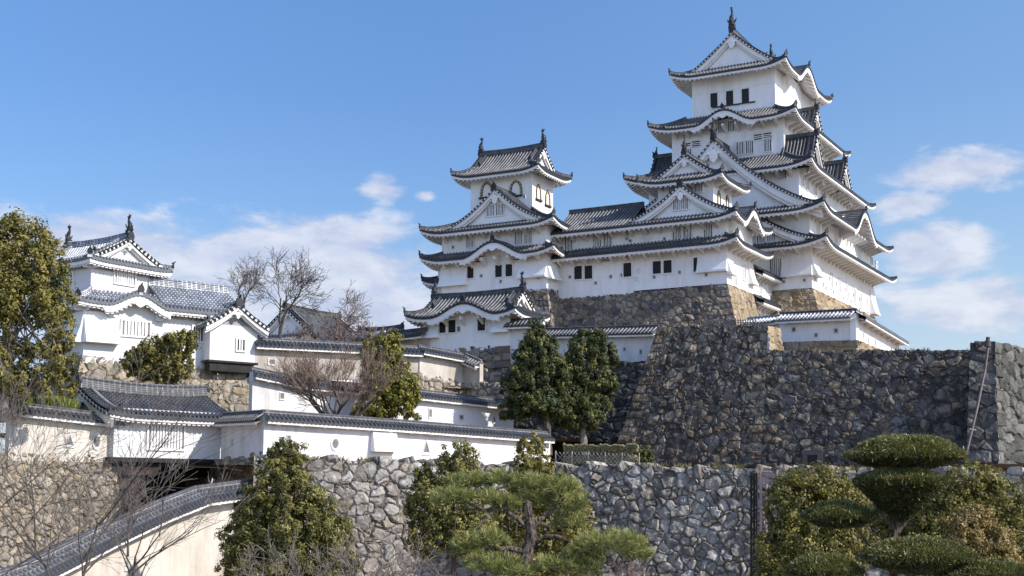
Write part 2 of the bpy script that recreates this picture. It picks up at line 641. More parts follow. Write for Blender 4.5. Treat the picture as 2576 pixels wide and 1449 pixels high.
# ------------------------------------------------------------------ roofs, gables, windows
# one tile row: flat pan, then a round cover tile
PROF_X = np.array([0, .22, .27, .35, .5, .65, .73, .78])
PROF_Z = np.array([0, -.02, .04, .13, .17, .13, .04, -.02])


def tile_cols(s0, s1, pitch):
    n = max(1, int(round((s1 - s0) / pitch)))
    p = (s1 - s0) / n
    s = (s0 + p * (np.arange(n)[:, None] + PROF_X[None])).ravel()
    h = np.tile(PROF_Z, n)
    u = (np.arange(n)[:, None] + PROF_X[None]).ravel()
    return np.append(s, s1), np.append(h, 0), np.append(u, n)


def slope(mb, sf, s0, s1, nE, zf, dmaxf, pitch=.46, rows=7, lip=.27, hs=1.0, dminf=None):
    s, h, u = tile_cols(s0, s1, pitch)
    dm = np.maximum(dmaxf(s), 0.0)
    d0 = np.zeros_like(s) if dminf is None else np.minimum(dminf(s), dm)
    t = np.linspace(0, 1, rows)
    D = d0[None] + (dm - d0)[None] * t[:, None]
    S = np.broadcast_to(s, D.shape)
    Z = zf(S, D) + h[None] * hs
    G = sf.W(S, nE + D, Z)
    uv = np.stack([np.broadcast_to(u, D.shape), D], -1)
    g0 = G[:1].copy()
    g0[..., 2] = (zf(s, d0) - lip + h * .25)[None]
    uv0 = uv[:1].copy(); uv0[..., 0] = .5; uv0[..., 1] = .25
    G = np.concatenate([g0, G]); uv = np.concatenate([uv0, uv])
    # round tile ends at the eave drop a little lower than the pans
    mb.grid(G, uv)


def eave(mb, sf, s0, s1, nE, ze, zw, nW=0.0, fas=.30, dent=.62, step=.3, lip=.24):
    """white plaster eave: fascia, soffit and rafter ends; ze(s) tile edge, zw(s) soffit height at the wall"""
    k = max(2, int((s1 - s0) / step))
    s = np.linspace(s0, s1, k + 1)
    z = ze(s)
    f = fas(s) if callable(fas) else np.full_like(s, fas)
    zwall = zw(s)
    G = np.stack([sf.W(s, nE + .09, z - lip), sf.W(s, nE + .09, z - lip - f), sf.W(s, nE + .30, z - lip - f),
                  sf.W(s, nE + .34, z - lip - f + .14), sf.W(s, nW, zwall), sf.W(s, nW, zwall - .45)])
    mb.grid(G)
    if dent:
        n = int((s1 - s0) / dent)
        c = s0 + (s1 - s0) * (np.arange(n) + .5) / n
        zz = np.interp(c, s, z - lip - f)
        zwc = np.interp(c, s, zwall)
        for a, b, w in zip(c, zz, zwc):
            nb = nE + .34 + .75
            zb = b + .14 + (w - b - .14) * .75 / max(nW - nE - .34, .8)
            q = [sf.w(a - .13, nE + .2, b - .14), sf.w(a + .13, nE + .2, b - .14), sf.w(a + .13, nb, zb - .14), sf.w(a - .13, nb, zb - .14)]
            t = [sf.w(a - .13, nE + .2, b + .02), sf.w(a + .13, nE + .2, b + .02), sf.w(a + .13, nb, zb + .02), sf.w(a - .13, nb, zb + .02)]
            mb.hexa(np.array(q), np.array(t))


def ridge_prof(w, h):
    return [(-w * .55, -.25), (-w * .55, h * .1), (-w * .42, h * .2), (-w * .42, h * .75), (-w * .55, h * .8), (-w * .3, h * .98), (0, h * 1.08),
            (w * .3, h * .98), (w * .55, h * .8), (w * .42, h * .75), (w * .42, h * .2), (w * .55, h * .1), (w * .55, -.25)]


def oni(mb, p, d, k=1.0):
    """ridge end tile: shield shaped block with a roll on top; d = outward direction (xy)"""
    k = k * .74
    sf = SF(p, (-d[1], d[0]), (-d[0], -d[1]))
    z = p[2]
    mb.plate(sf, [(-.34 * k, z - .25 * k), (.34 * k, z - .25 * k), (.42 * k, z + .1 * k), (.27 * k, z + .5 * k), (.12 * k, z + .62 * k), (-.12 * k, z + .62 * k), (-.27 * k, z + .5 * k), (-.42 * k, z + .1 * k)],
             -.1 * k, .14 * k)
    mb.tube([sf.w(0, .25 * k, z + .55 * k), sf.w(0, -.12 * k, z + .66 * k), sf.w(0, -.3 * k, z + .86 * k)], [.10 * k, .11 * k, .07 * k], 6)


def hip(parent, path, w=.36, h=.34, k=.8, mat=None, d=None):
    mb = MB()
    path = np.asarray(path, float)
    mb.sweep(path, ridge_prof(w, h))
    dd = path[0, :2] - path[2, :2]
    dd = dd / np.linalg.norm(dd)
    o = obj('hip_ridge', mb, mat or M['ridge'], parent)
    mo = MB()
    oni(mo, path[0] + np.array([0, 0, h * .55]), dd, k)
    obj('ridge_end_tile', mo, M['dark_tile'], parent)
    return o


def fish(name, p, d, k=1.0, parent=None, mat=None):
    """ridge-end fish ornament, head down, tail up; d = direction (xy) the belly faces (outwards)"""
    sf = SF(p, (-d[1], d[0]), (d[0], d[1]))        # n = outwards
    z = p[2]
    mb = MB()
    path = [(-.05, -.2), (.10, .10), (.22, .45), (.16, .85), (-.04, 1.2), (-.10, 1.5), (.0, 1.75)]
    rad = [.30, .36, .33, .26, .18, .11, .07]
    mb.tube([sf.w(0, n * k, z + h * k) for n, h in path], [r * k for r in rad], 8)
    # tail blades, side fins, whiskers
    mb.plate(SF(sf.o, sf.N, sf.S), [(-.1 * k, z + 1.45 * k), (.12 * k, z + 1.5 * k), (.34 * k, z + 2.0 * k), (.10 * k, z + 1.82 * k), (.02 * k, z + 2.12 * k), (-.10 * k, z + 1.8 * k), (-.34 * k, z + 1.88 * k)], -.06 * k, .06 * k)
    for sx in (-1, 1):
        mb.plate(sf, [(sx * .25 * k, z + .35 * k), (sx * .55 * k, z + .78 * k), (sx * .5 * k, z + .45 * k), (sx * .3 * k, z + .2 * k)], .0, .12 * k)
    mb.plate(SF(sf.o, sf.N, sf.S), [(.5 * k, z + .3 * k), (.62 * k, z + .62 * k), (.42 * k, z + .62 * k), (.48 * k, z + .95 * k), (.28 * k, z + .9 * k), (.2 * k, z + 1.2 * k), (.0, z + 1.0 * k), (.1 * k, z + .3 * k)], -.06 * k, .06 * k)
    mb.plate(sf, [(-.36 * k, z - .45 * k), (.36 * k, z - .45 * k), (.3 * k, z + .12 * k), (-.3 * k, z + .12 * k)], -.28 * k, .32 * k)
    return obj(name, mb, mat or M['dark_tile'], parent, smooth=False)


def raised(q):
    return np.where(np.abs(q) < 1, (np.cos(pi * q) + 1) / 2, 0.0)


def lift_fn(s, s0, s1, h0, h1, w):
    a = np.clip(1 - (s - s0) / w, 0, 1) ** 2.2 * h0
    b = np.clip(1 - (s1 - s) / w, 0, 1) ** 2.2 * h1
    return a + b


def bargeboard(bld, parent, sf, sc, hw, zt, n0, th=.5, thick=.2, drop=.16, inner=True, mat=None):
    """white curved boards following the gable rake; zt(x) is the tile surface at |x| from the centre"""
    mb = MB()
    x = np.linspace(-hw, hw, 41)
    z = zt(np.abs(x)) - drop
    t = th * (1 + .25 * (np.abs(x) / hw))
    G = np.stack([sf.W(sc + x, n0, z), sf.W(sc + x, n0, z - t), sf.W(sc + x, n0 + thick, z - t), sf.W(sc + x, n0 + thick, z)])
    mb.grid(G)
    if inner:
        z2, t2 = z - t * .55, t * .95
        G = np.stack([sf.W(sc + x, n0 + thick, z2), sf.W(sc + x, n0 + thick, z2 - t2), sf.W(sc + x, n0 + thick + .22, z2 - t2), sf.W(sc + x, n0 + thick + .22, z2)])
        mb.grid(G)
    return obj('bargeboard', mb, mat or M['eave'], parent)


def verge(parent, sf, sc, hw, zt, n0, step=.42, r=.135, mat=None, side=None):
    """cover tiles laid along the rake with their round ends showing"""
    mb = MB()
    xs = np.linspace(-hw, hw, 31)
    for lo, hi in ((-hw, 0), (0, hw)):
        x = np.linspace(lo, hi, 16)
        z = zt(np.abs(x))
        mb.grid(np.stack([sf.W(sc + x, n0 - .06, z - .2), sf.W(sc + x, n0 - .06, z + .1), sf.W(sc + x, n0 + .35, z + .12), sf.W(sc + x, n0 + .35, z - .2)]), np.zeros((4, 16, 2)))
        # a running cover tile on top
        mb.tube(sf.W(sc + x, n0 + .3, z + .2), .13, 6)
    n = int(hw / step)
    pl = MB()
    for sg in (-1, 1):
        for i in range(n):
            x = sg * (i + .7) * step
            if abs(x) > hw - .1: continue
            z = float(zt(np.array([abs(x)]))[0])
            mb.tube([sf.w(sc + x, n0 - .16, z - .02), sf.w(sc + x, n0 + .42, z + .10)], r, 7)
    z = zt(np.abs(xs))
    pl.grid(np.stack([sf.W(sc + xs, n0 - .08, z - .16), sf.W(sc + xs, n0 - .08, z + .05), sf.W(sc + xs, n0 + .02, z + .05)]))
    o = obj('verge_tiles', mb, mat or M['dark_tile'], parent)
    obj('verge_plaster', pl, M['eave'], parent)
    return o


def gegyo(parent, sf, sc, z, n, k=1.0):
    mb = MB()
    half = [(0, .15), (.18, .12), (.30, -.05), (.62, -.10), (.95, -.32), (.74, -.36), (.5, -.27), (.36, -.36), (.40, -.62), (.28, -.86), (.10, -.98), (0, -1.08)]
    pts = [(sc + x * k, z + y * k) for x, y in half] + [(sc - x * k, z + y * k) for x, y in half[-2:0:-1]]
    mb.plate(sf, pts, n, n + .14)
    # boss
    th = np.arange(8) * pi / 4
    mb.plate(sf, [(sc + .17 * k * cos(t), z - .2 * k + .17 * k * sin(t)) for t in th], n - .07, n)
    for sx in (-1, 1):
        mb.plate(sf, [(sc + sx * .22 * k + .12 * k * cos(t), z - .6 * k + .12 * k * sin(t)) for t in th], n - .05, n)
    return obj('gable_ornament', mb, M['plaster'], parent)


def gable_wall(parent, sf, sc, hw, zt, n, zb, drop=.3, mat=None):
    mb = MB()
    x = np.linspace(-hw, hw, 31)
    z = np.maximum(zt(np.abs(x)) - drop, zb)
    mb.grid(np.stack([sf.W(sc + x, n, np.full_like(x, zb)), sf.W(sc + x, n, z), sf.W(sc + x, n + .3, z)]))
    return obj('gable', mb, mat or M['plaster'], parent)


class Bld:
    """a building: root thing + parts"""
    def __init__(self, name, label, cat, loc, fr, group=None, tile='tile', ridge='ridge', wall='plaster'):
        self.root = thing(name, label, cat, loc, group)
        self.fr = fr
        self.tile, self.ridge, self.wall = M[tile], M[ridge], M[wall]
        self.meshes = {}

    # ---------------------------------------------------------- walls
    def walls(self, rect, z0, z1, name='wall', mat=None, bat=0.0):
        a0, a1, b0, b1 = rect
        mb = MB()
        f = self.fr
        b4 = [f.pt(a0 - bat, b0 - bat, z0), f.pt(a1 + bat, b0 - bat, z0), f.pt(a1 + bat, b1 + bat, z0), f.pt(a0 - bat, b1 + bat, z0)]
        t4 = [f.pt(a0, b0, z1), f.pt(a1, b0, z1), f.pt(a1, b1, z1), f.pt(a0, b1, z1)]
        mb.hexa(np.array(b4), np.array(t4))
        return obj(name, mb, mat or self.wall, self.root)

    # ---------------------------------------------------------- skirt roof between two storeys
    def skirt(self, rect, o, ze, inset, zi, sides='L R L2 R2', lift=.75, bumps=None, opens=None, sag=.25, dent=.62, soff=.35, pitch=.46, fas=.3):
        bumps = bumps or {}
        opens = opens or {}
        D = o + inset
        rise = zi - ze
        T, E = MB(), MB()
        roof = None
        hips = {}
        for k in sides.split():
            sf, s0, s1 = self.fr.side(k, rect)
            oh = opens.get(k, (True, True))        # hipped at each end?
            e0 = s0 - (o if oh[0] else 0)
            e1 = s1 + (o if oh[1] else 0)
            bb = bumps.get(k, [])
            lf = lambda s, a=e0, b=e1, q=oh: lift_fn(s, a, b, lift if q[0] else 0, lift if q[1] else 0, max(2.5, o * 1.8))

            def bump(s, bb=bb):
                r = np.zeros_like(np.asarray(s, float))
                for c, w, h in bb:
                    r = r + h * raised((s - c) / w)
                return r

            def zf(s, d, lf=lf, bump=bump):
                q = d / D
                z = ze + rise * ((1 - sag) * q + sag * q * q)
                b = bump(s)
                z = np.where(b > .02, np.maximum(z, ze + b + .25 * d * np.minimum(b, 1) * 0.15), z)
                return z + lf(s) * (1 - q) ** 1.5

            def dm(s, a=e0, b=e1, q=oh):
                r = np.full_like(s, D)
                if q[0]: r = np.minimum(r, s - a)
                if q[1]: r = np.minimum(r, b - s)
                return r
            slope(T, sf, e0, e1, -o, zf, dm, pitch)
            nb = any(True for _ in bb)
            fs = (lambda s, bb=bb: fas + sum(np.where(np.abs((s - c) / (w * 1.05)) < 1, .38, 0.) for c, w, h in bb)) if nb else fas
            zw = lambda s, bump=bump: np.maximum(ze - .42 + soff * o + 0 * s, ze - .42 + soff * o + bump(s) * .85)
            eave(E, sf, e0 + .1 if oh[0] else e0, e1 - .1 if oh[1] else e1, -o, lambda s, zf=zf: zf(s, np.zeros_like(s)), zw, fas=fs, dent=dent)
            hips[k] = (sf, e0, e1, zf)
            for c, w, h in bb:          # arched bargeboard ornament and ridge of the undulating gable
                self._kara = getattr(self, '_kara', []) + [(sf, c, w, h, o, ze, D, rise, zf)]
        roof = obj('roof', T, self.tile, self.root)
        obj('eave', E, M['eave'], roof)
        # hips
        f = self.fr
        a0, a1, b0, b1 = rect
        t = np.linspace(0, 1, 9)
        for ks, pa, pb, sa, sb in (('L R', a0, b0, -1, -1), ('L L2', a1, b0, 1, -1), ('R R2', a0, b1, -1, 1), ('L2 R2', a1, b1, 1, 1)):
            k1, k2 = ks.split()
            if k1 not in hips or k2 not in hips: continue
            oh = opens.get(k1, (True, True))
            if (k1 == 'L' and not oh[0 if sa < 0 else 1]) or (k1 == 'R' and not oh[1]): continue
            sf, e0, e1, zf = hips[k1]
            lowend = (sa < 0) if k1 == 'L' else ((sb < 0) if k1 in ('R', 'L2') else (sa < 0))
            d = t * D
            s = e0 + d if lowend else e1 - d
            z = zf(s, d) + .06
            path = sf.W(s, -o + d, z)
            hip(roof, path, mat=self.ridge)
        for (sf, c, w, h, o_, ze_, D_, rise_, zf) in getattr(self, '_kara', []):
            self.kara_trim(roof, sf, c, w, h, o_, ze_, D_, rise_)
        self._kara = []
        return roof

    def kara_trim(self, roof, sf, c, w, h, o, ze, D, rise):
        # short ridge on the crest of the curved gable, running back to the roof, with its end tile
        back = min(D, D * h / max(rise, .1) * .95)
        n = np.linspace(-o - .05, -o + back, 6)
        mb = MB()
        mb.sweep(sf.W(np.full(6, c), n, np.full(6, ze + h + .08)), ridge_prof(.3, .26))
        r = obj('ridge', mb, self.ridge, roof)
        mo = MB()
        oni(mo, sf.w(c, -o - .02, ze + h + .28), (-sf.N[0], -sf.N[1]), .95)
        obj('ridge_end_tile', mo, M['dark_tile'], roof)
        # hanging ornament under the arch
        mg = MB()
        z = ze + h - .78
        half = [(0, .1), (.3, .08), (.7, .0), (1.0, -.14), (.75, -.2), (.5, -.16), (.38, -.3), (.2, -.42), (0, -.5)]
        k = min(1.0, w / 3.2)
        mg.plate(sf, [(c + x * k, z + y * k) for x, y in half] + [(c - x * k, z + y * k) for x, y in half[-2:0:-1]], -o + .02, -o + .12)
        obj('gable_ornament', mg, M['plaster'], roof)

    # ---------------------------------------------------------- hip-and-gable top roof
    def irimoya(self, rect, o, ze, H, along='R', gi=.4, ov=.55, lift=.7, bumps=None, sag=.3, rh=.55, fishes=(1, 1), fk=1.0, dent=.62, soff=.35, pitch=.46,
                barge=.5, gk=.9, wins=None):
        bumps = bumps or {}
        a0, a1, b0, b1 = rect
        f = self.fr
        if along == 'R':
            longs, gabs, half = ('R', 'L2'), ('L', 'R2'), (a1 - a0) / 2
        else:
            longs, gabs, half = ('L', 'R2'), ('R', 'L2'), (b1 - b0) / 2
        Df = half + o
        Dg = o + gi
        prof = lambda d: H * ((1 - sag) * (d / Df) + sag * (d / Df) ** 2)
        T, E = MB(), MB()
        hips = {}
        for k in longs + gabs:
            sf, s0, s1 = f.side(k, rect)
            e0, e1 = s0 - o, s1 + o
            bb = bumps.get(k, [])
            lf = lambda s, a=e0, b=e1: lift_fn(s, a, b, lift, lift, max(2.2, o * 1.7))
            bump = lambda s, bb=bb: sum((h * raised((s - c) / w) for c, w, h in bb), np.zeros_like(np.asarray(s, float)))

            def zf(s, d, lf=lf, bump=bump):
                z = ze + prof(d)
                b = bump(s)
                z = np.where(b > .02, np.maximum(z, ze + b), z)
                return z + lf(s) * np.clip(1 - d / Dg, 0, 1) ** 1.5
            if k in longs:
                def dm(s, a=e0, b=e1):
                    e = np.minimum(s - a, b - s)
                    return np.where(e < Dg - ov, e, Df)
            else:
                def dm(s, a=e0, b=e1):
                    return np.minimum(np.minimum(s - a, b - s), Dg)
            slope(T, sf, e0, e1, -o, zf, dm, pitch, rows=9 if k in longs else 6)
            nb = any(True for _ in bb)
            fs = (lambda s, bb=bb: .3 + sum(np.where(np.abs((s - c) / (w * 1.05)) < 1, .38, 0.) for c, w, h in bb)) if nb else .3
            zw = lambda s, bump=bump: ze - .42 + soff * o + bump(s) * .85
            eave(E, sf, e0 + .1, e1 - .1, -o, lambda s, zf=zf: zf(s, np.zeros_like(s)), zw, fas=fs, dent=dent)
            hips[k] = (sf, e0, e1, zf)
            for c, w, h in bb:
                self._kara = getattr(self, '_kara', []) + [(sf, c, w, h, o, ze, Df, H, zf)]
        roof = obj('roof', T, self.tile, self.root)
        obj('eave', E, M['eave'], roof)
        t = np.linspace(0, 1, 8)
        for k in gabs:
            sf, e0, e1, zf = hips[k]
            for low in (True, False):
                d = t * Dg
                s = e0 + d if low else e1 - d
                hip(roof, sf.W(s, -o + d, zf(s, d) + .06), mat=self.ridge)
        # gables
        ridge_z = ze + H
        ends = []
        for gi_, k in enumerate(gabs):
            sf, s0, s1 = f.side(k, rect)
            sc = (s0 + s1) / 2
            hw = Df - Dg
            zt = lambda x: ze + prof(np.clip(Df - x, 0, Df))
            n_w = gi
            zb = ze + prof(Dg) - .2
            gable_wall(roof, sf, sc, hw, zt, n_w, zb, mat=self.wall)
            bargeboard(self, roof, sf, sc, hw + .15, zt, n_w - ov + .05, th=barge)
            verge(roof, sf, sc, hw + .2, zt, n_w - ov, mat=M['dark_tile'])
            gegyo(roof, sf, sc, ridge_z - barge - .35, n_w - ov - .05, gk)
            # descending ridges beside the verge
            for sg in (-1, 1):
                x = np.linspace(.15, hw * .82, 8)[::-1]
                hip(roof, sf.W(sc + sg * x, np.full(8, n_w - ov + 1.05), zt(x) + .05), .34, .3, .75, self.ridge)
            ends.append(sf.w(sc, n_w - ov - .12, ridge_z))
        p0, p1 = ends
        mb = MB()
        tt = np.linspace(0, 1, 12)[:, None]
        path = p0 + (p1 - p0) * tt
        path[:, 2] += .18 * (2 * tt[:, 0] - 1) ** 2
        mb.sweep(path, ridge_prof(.55, rh))
        obj('ridge', mb, self.ridge, roof)
        for p, q, on in ((p0, p1, fishes[0]), (p1, p0, fishes[1])):
            d = (p - q)[:2]; d = d / np.linalg.norm(d)
            mo = MB()
            oni(mo, p + np.array([0, 0, rh * .35]), d, 1.15)
            obj('ridge_end_tile', mo, M['dark_tile'], roof)
            if on:
                fish('roof_fish', p + np.array([-d[0] * .4 * fk, -d[1] * .4 * fk, rh + .35 * fk]), d, fk, roof)
        for (sf, c, w, h, o_, ze_, D_, rise_, zf) in getattr(self, '_kara', []):
            self.kara_trim(roof, sf, c, w, h, o_, ze_, D_, rise_)
        self._kara = []
        return roof

    # ---------------------------------------------------------- triangular dormer gable sitting on a roof slope
    def dormer(self, sf, sc, hw, zb, za, nf, nb, wall_in=.75, flare=.45, pitch=.46, barge=.5, rh=.34, gk=.85, fk=0.0, wins=None, gz=None, inner=True, both=True):
        H = za - zb
        prof = lambda x: za - H * ((1 - flare) * (x / hw) + flare * (1 - (1 - np.clip(x / hw, 0, 1)) ** 2))
        T = MB()
        for sg in (1, -1):
            g = SF(sf.w(sc + sg * hw, 0, 0), sf.N, -sg * sf.S)      # runs along n, inwards towards the crest
            slope(T, g, nf, nb, 0.0, lambda s, d: prof(hw - d), lambda s: np.full_like(s, hw), pitch, rows=10)
        roof = obj('gable_roof', T, self.tile, self.root)
        if gz is None: gz = zb - .3
        g = gable_wall(roof, sf, sc, hw, prof, nf + wall_in, gz, mat=self.wall)
        bargeboard(self, roof, sf, sc, hw, prof, nf + .06, th=barge, inner=inner)
        verge(roof, sf, sc, hw, prof, nf)
        gegyo(roof, sf, sc, za - barge * 1.5 - .25, nf + .02, gk)
        mb = MB()
        n = np.linspace(nf - .1, nb, 8)
        mb.sweep(sf.W(np.full(8, sc), n, np.full(8, za + .02)), ridge_prof(.5, rh))
        obj('ridge', mb, self.ridge, roof)
        for sg in (-1, 1):
            x = np.linspace(.15, hw * .8, 8)[::-1]
            hip(roof, sf.W(sc + sg * x, np.full(8, nf + 1.0), prof(x) + .05), .32, .28, .7, self.ridge)
        mo = MB()
        d = (-sf.N[0], -sf.N[1])
        oni(mo, sf.w(sc, nf - .12, za + .1), d, 1.2)
        obj('ridge_end_tile', mo, M['dark_tile'], roof)
        if fk:
            fish('roof_fish', sf.w(sc, nf + .3, za + rh + .3 * fk), d, fk, roof)
        return roof

    # ---------------------------------------------------------- small parts that repeat
    def shared(self, key, fn):
        if key not in SHARED: SHARED[key] = fn()
        return SHARED[key]

    def place(self, name, me, mat, sf, s, n, z, parent=None):
        o = obj(name, me, mat, parent or self.root)
        o.matrix_basis = sf.mat(s, n, z)
        return o

    def window(self, sf, px, py, w, h, bars=4, style='slat', n=0.0, sz=None):
        s, z = sf.hit(px, py, n) if sz is None else sz
        key = (round(w, 2), round(h, 2), bars, style)
        pm, fm, im = self.shared(('win',) + key, lambda: win_mesh(w, h, bars, style))
        o = self.place('window', pm, M['pane_pale'] if style == 'slat' and bars > 4 else M['pane'], sf, s, n, z)
        k = obj('frame', fm, M['bars'] if style != 'bell' else M['iron'], o)
        if im is not None:
            obj('lattice', im, M['iron'] if style == 'grid' else (M['gold'] if style == 'bell' else M['bars']), o)
        return o

    def loop(self, sf, px, py, w=.3, h=.34, n=0.0):
        s, z = sf.hit(px, py, n)
        me = self.shared(('loop', w, h), lambda: loop_mesh(w, h))
        return self.place('loophole', me, None, sf, s, n, z)

    def bracket(self, sf, s, z, o, k=1.0, w=.26):
        me = self.shared(('br', round(o, 2), round(k, 2), w), lambda: bracket_mesh(o, k, w))
        return self.place('bracket', me, M['eave'], sf, s, 0.0, z)

    def brackets(self, sf, s0, s1, z, o, step=1.95, k=1.0, w=.26):
        n = max(1, int(round((s1 - s0) / step)))
        for i in range(n + 1):
            self.bracket(sf, s0 + (s1 - s0) * i / n, z, o, k, w)

    def drop_bay(self, sf, s0, s1, zt, zb, out=.85, rim=.22):
        mb = MB()
        mb.prism(sf, s0, s1, [(0.05, zt), (-.05, zt), (-out * .45, zb + (zt - zb) * .45), (-out, zb), (0.05, zb)])
        mb.box(sf, s0 - .06, s1 + .06, -out - .08, .04, zb - rim, zb + .02)
        return obj('stone_drop_bay', mb, M['plaster'], self.root)


SHARED = {}
ID = SF((0, 0), (1, 0), (0, 1))


def mk(mb, mat, name):
    me = mb.mesh(name)
    me.materials.append(mat)
    return me


def win_mesh(w, h, bars, style):
    p, f, i = MB(), MB(), MB()
    if style == 'bell':
        pts = []
        for x, y in [(-.5, -.5), (-.46, -.1), (-.42, .15), (-.3, .34), (-.14, .44), (0, .5)]:
            pts.append((x * w, y * h))
        pts = pts + [(-x, y) for x, y in pts[-2::-1]]
        p.plate(ID, pts, -.02, .05)
        # frame band of dark lacquer with gilt fittings
        out = [(x * 1.52, y * 1.36 + (.0 if y > -.4 * h else .02)) for x, y in pts]
        for k in range(len(pts) - 1):
            a, b, c, d = out[k], out[k + 1], pts[k + 1], pts[k]
            f.plate(ID, [a, b, c, d], -.12, .02)
            L = ((b[0] - a[0]) ** 2 + (b[1] - a[1]) ** 2) ** .5
            for t in np.arange(.15, .95, .36 / max(L, .36)):
                q = lambda u, v: ((a[0] * (1 - u) + b[0] * u) * (1 - v) + (d[0] * (1 - u) + c[0] * u) * v, (a[1] * (1 - u) + b[1] * u) * (1 - v) + (d[1] * (1 - u) + c[1] * u) * v)
                i.plate(ID, [q(t, .12), q(min(1, t + .16 / max(L, .3)), .12), q(min(1, t + .16 / max(L, .3)), .88), q(t, .88)], -.15, -.11)
        f.plate(ID, [(-w * .85, -h * .62), (w * .85, -h * .62), (w * .85, -h * .5), (-w * .85, -h * .5)], -.22, .02)
        return mk(p, M['plaster'], 'window'), mk(f, M['iron'], 'frame'), mk(i, M['gold'], 'lattice')
    k_ = .86 if style == 'grid' else .92
    w, h = w * (k_ if style != 'slat' or bars > 4 else .78), h * (k_ if style != 'slat' else .86)
    p.plate(ID, [(-w / 2, -h / 2), (w / 2, -h / 2), (w / 2, h / 2), (-w / 2, h / 2)], -.012, .05)
    e = .15
    for x0, x1, z0, z1 in ((-w / 2 - e, -w / 2, -h / 2 - e, h / 2 + e), (w / 2, w / 2 + e, -h / 2 - e, h / 2 + e),
                           (-w / 2, w / 2, h / 2, h / 2 + e), (-w / 2, w / 2, -h / 2 - e, -h / 2)):
        f.plate(ID, [(x0, z0), (x1, z0), (x1, z1), (x0, z1)], -.13, .02)
    if style in ('slat', 'grid') and bars:
        bw = w / (bars * 2 + 1) * ((.88 if bars < 5 else 1.25) if style == 'slat' else .42)
        for k in range(bars):
            c = -w / 2 + w * (k + 1) / (bars + 1)
            i.plate(ID, [(c - bw / 2, -h / 2), (c + bw / 2, -h / 2), (c + bw / 2, h / 2), (c - bw / 2, h / 2)], -.11, -.02)
        if style == 'grid':
            for k in range(3):
                c = -h / 2 + h * (k + 1) / 4
                i.plate(ID, [(-w / 2, c - .035), (w / 2, c - .035), (w / 2, c + .035), (-w / 2, c + .035)], -.125, -.10)
    elif style == 'vent':
        for k in range(2):
            c = -h / 2 + h * (k + 1) / 3
            i.plate(ID, [(-w / 2, c - .06), (w / 2, c - .06), (w / 2, c + .06), (-w / 2, c + .06)], -.11, -.02)
    im = mk(i, M['iron'] if style == 'grid' else M['bars'], 'lattice') if i.nv else None
    return mk(p, M['pane_pale'] if style == 'slat' and bars > 4 else M['pane'], 'window'), mk(f, M['bars'], 'frame'), im


def loop_mesh(w, h):
    m = MB()
    e = .07
    m.plate(ID, [(-w / 2, -h / 2), (w / 2, -h / 2), (w / 2, h / 2), (-w / 2, h / 2)], -.012, .04)
    nf = sum(len(q) for q in m.q) + len(m.ng)
    for x0, x1, z0, z1 in ((-w / 2 - e, -w / 2, -h / 2 - e, h / 2 + e), (w / 2, w / 2 + e, -h / 2 - e, h / 2 + e),
                           (-w / 2, w / 2, h / 2, h / 2 + e), (-w / 2, w / 2, -h / 2 - e, -h / 2)):
        m.plate(ID, [(x0, z0), (x1, z0), (x1, z1), (x0, z1)], -.09, .02)
    me = m.mesh('loophole')
    me.materials.append(M['plaster_new']); me.materials.append(M['loop'])
    # quads come first, then the n-gons: mark the faces of the first plate by position
    for p in me.polygons:
        c = p.center
        if abs(c.x) < w / 2 - .001 and abs(c.z) < h / 2 - .001 and c.y < 0:
            p.material_index = 1
    return me


M['loop'] = simple('loophole_shade', (.16, .145, .13), .9, .2)


def bracket_mesh(o, k, w):
    """plastered strut: post on the wall, arm under the eave; z=0 is the soffit height at the wall"""
    m = MB()
    r = o * .62
    m.prism(ID, -w / 2, w / 2, [(.02, -1.5 * k), (-.12, -1.55 * k), (-.24, -1.4 * k), (-r, -.34 * r - .34), (-r - .12, -.34 * r - .28), (-r - .12, -.3 * r), (.02, -.02)])
    return mk(m, M['eave'], 'bracket')
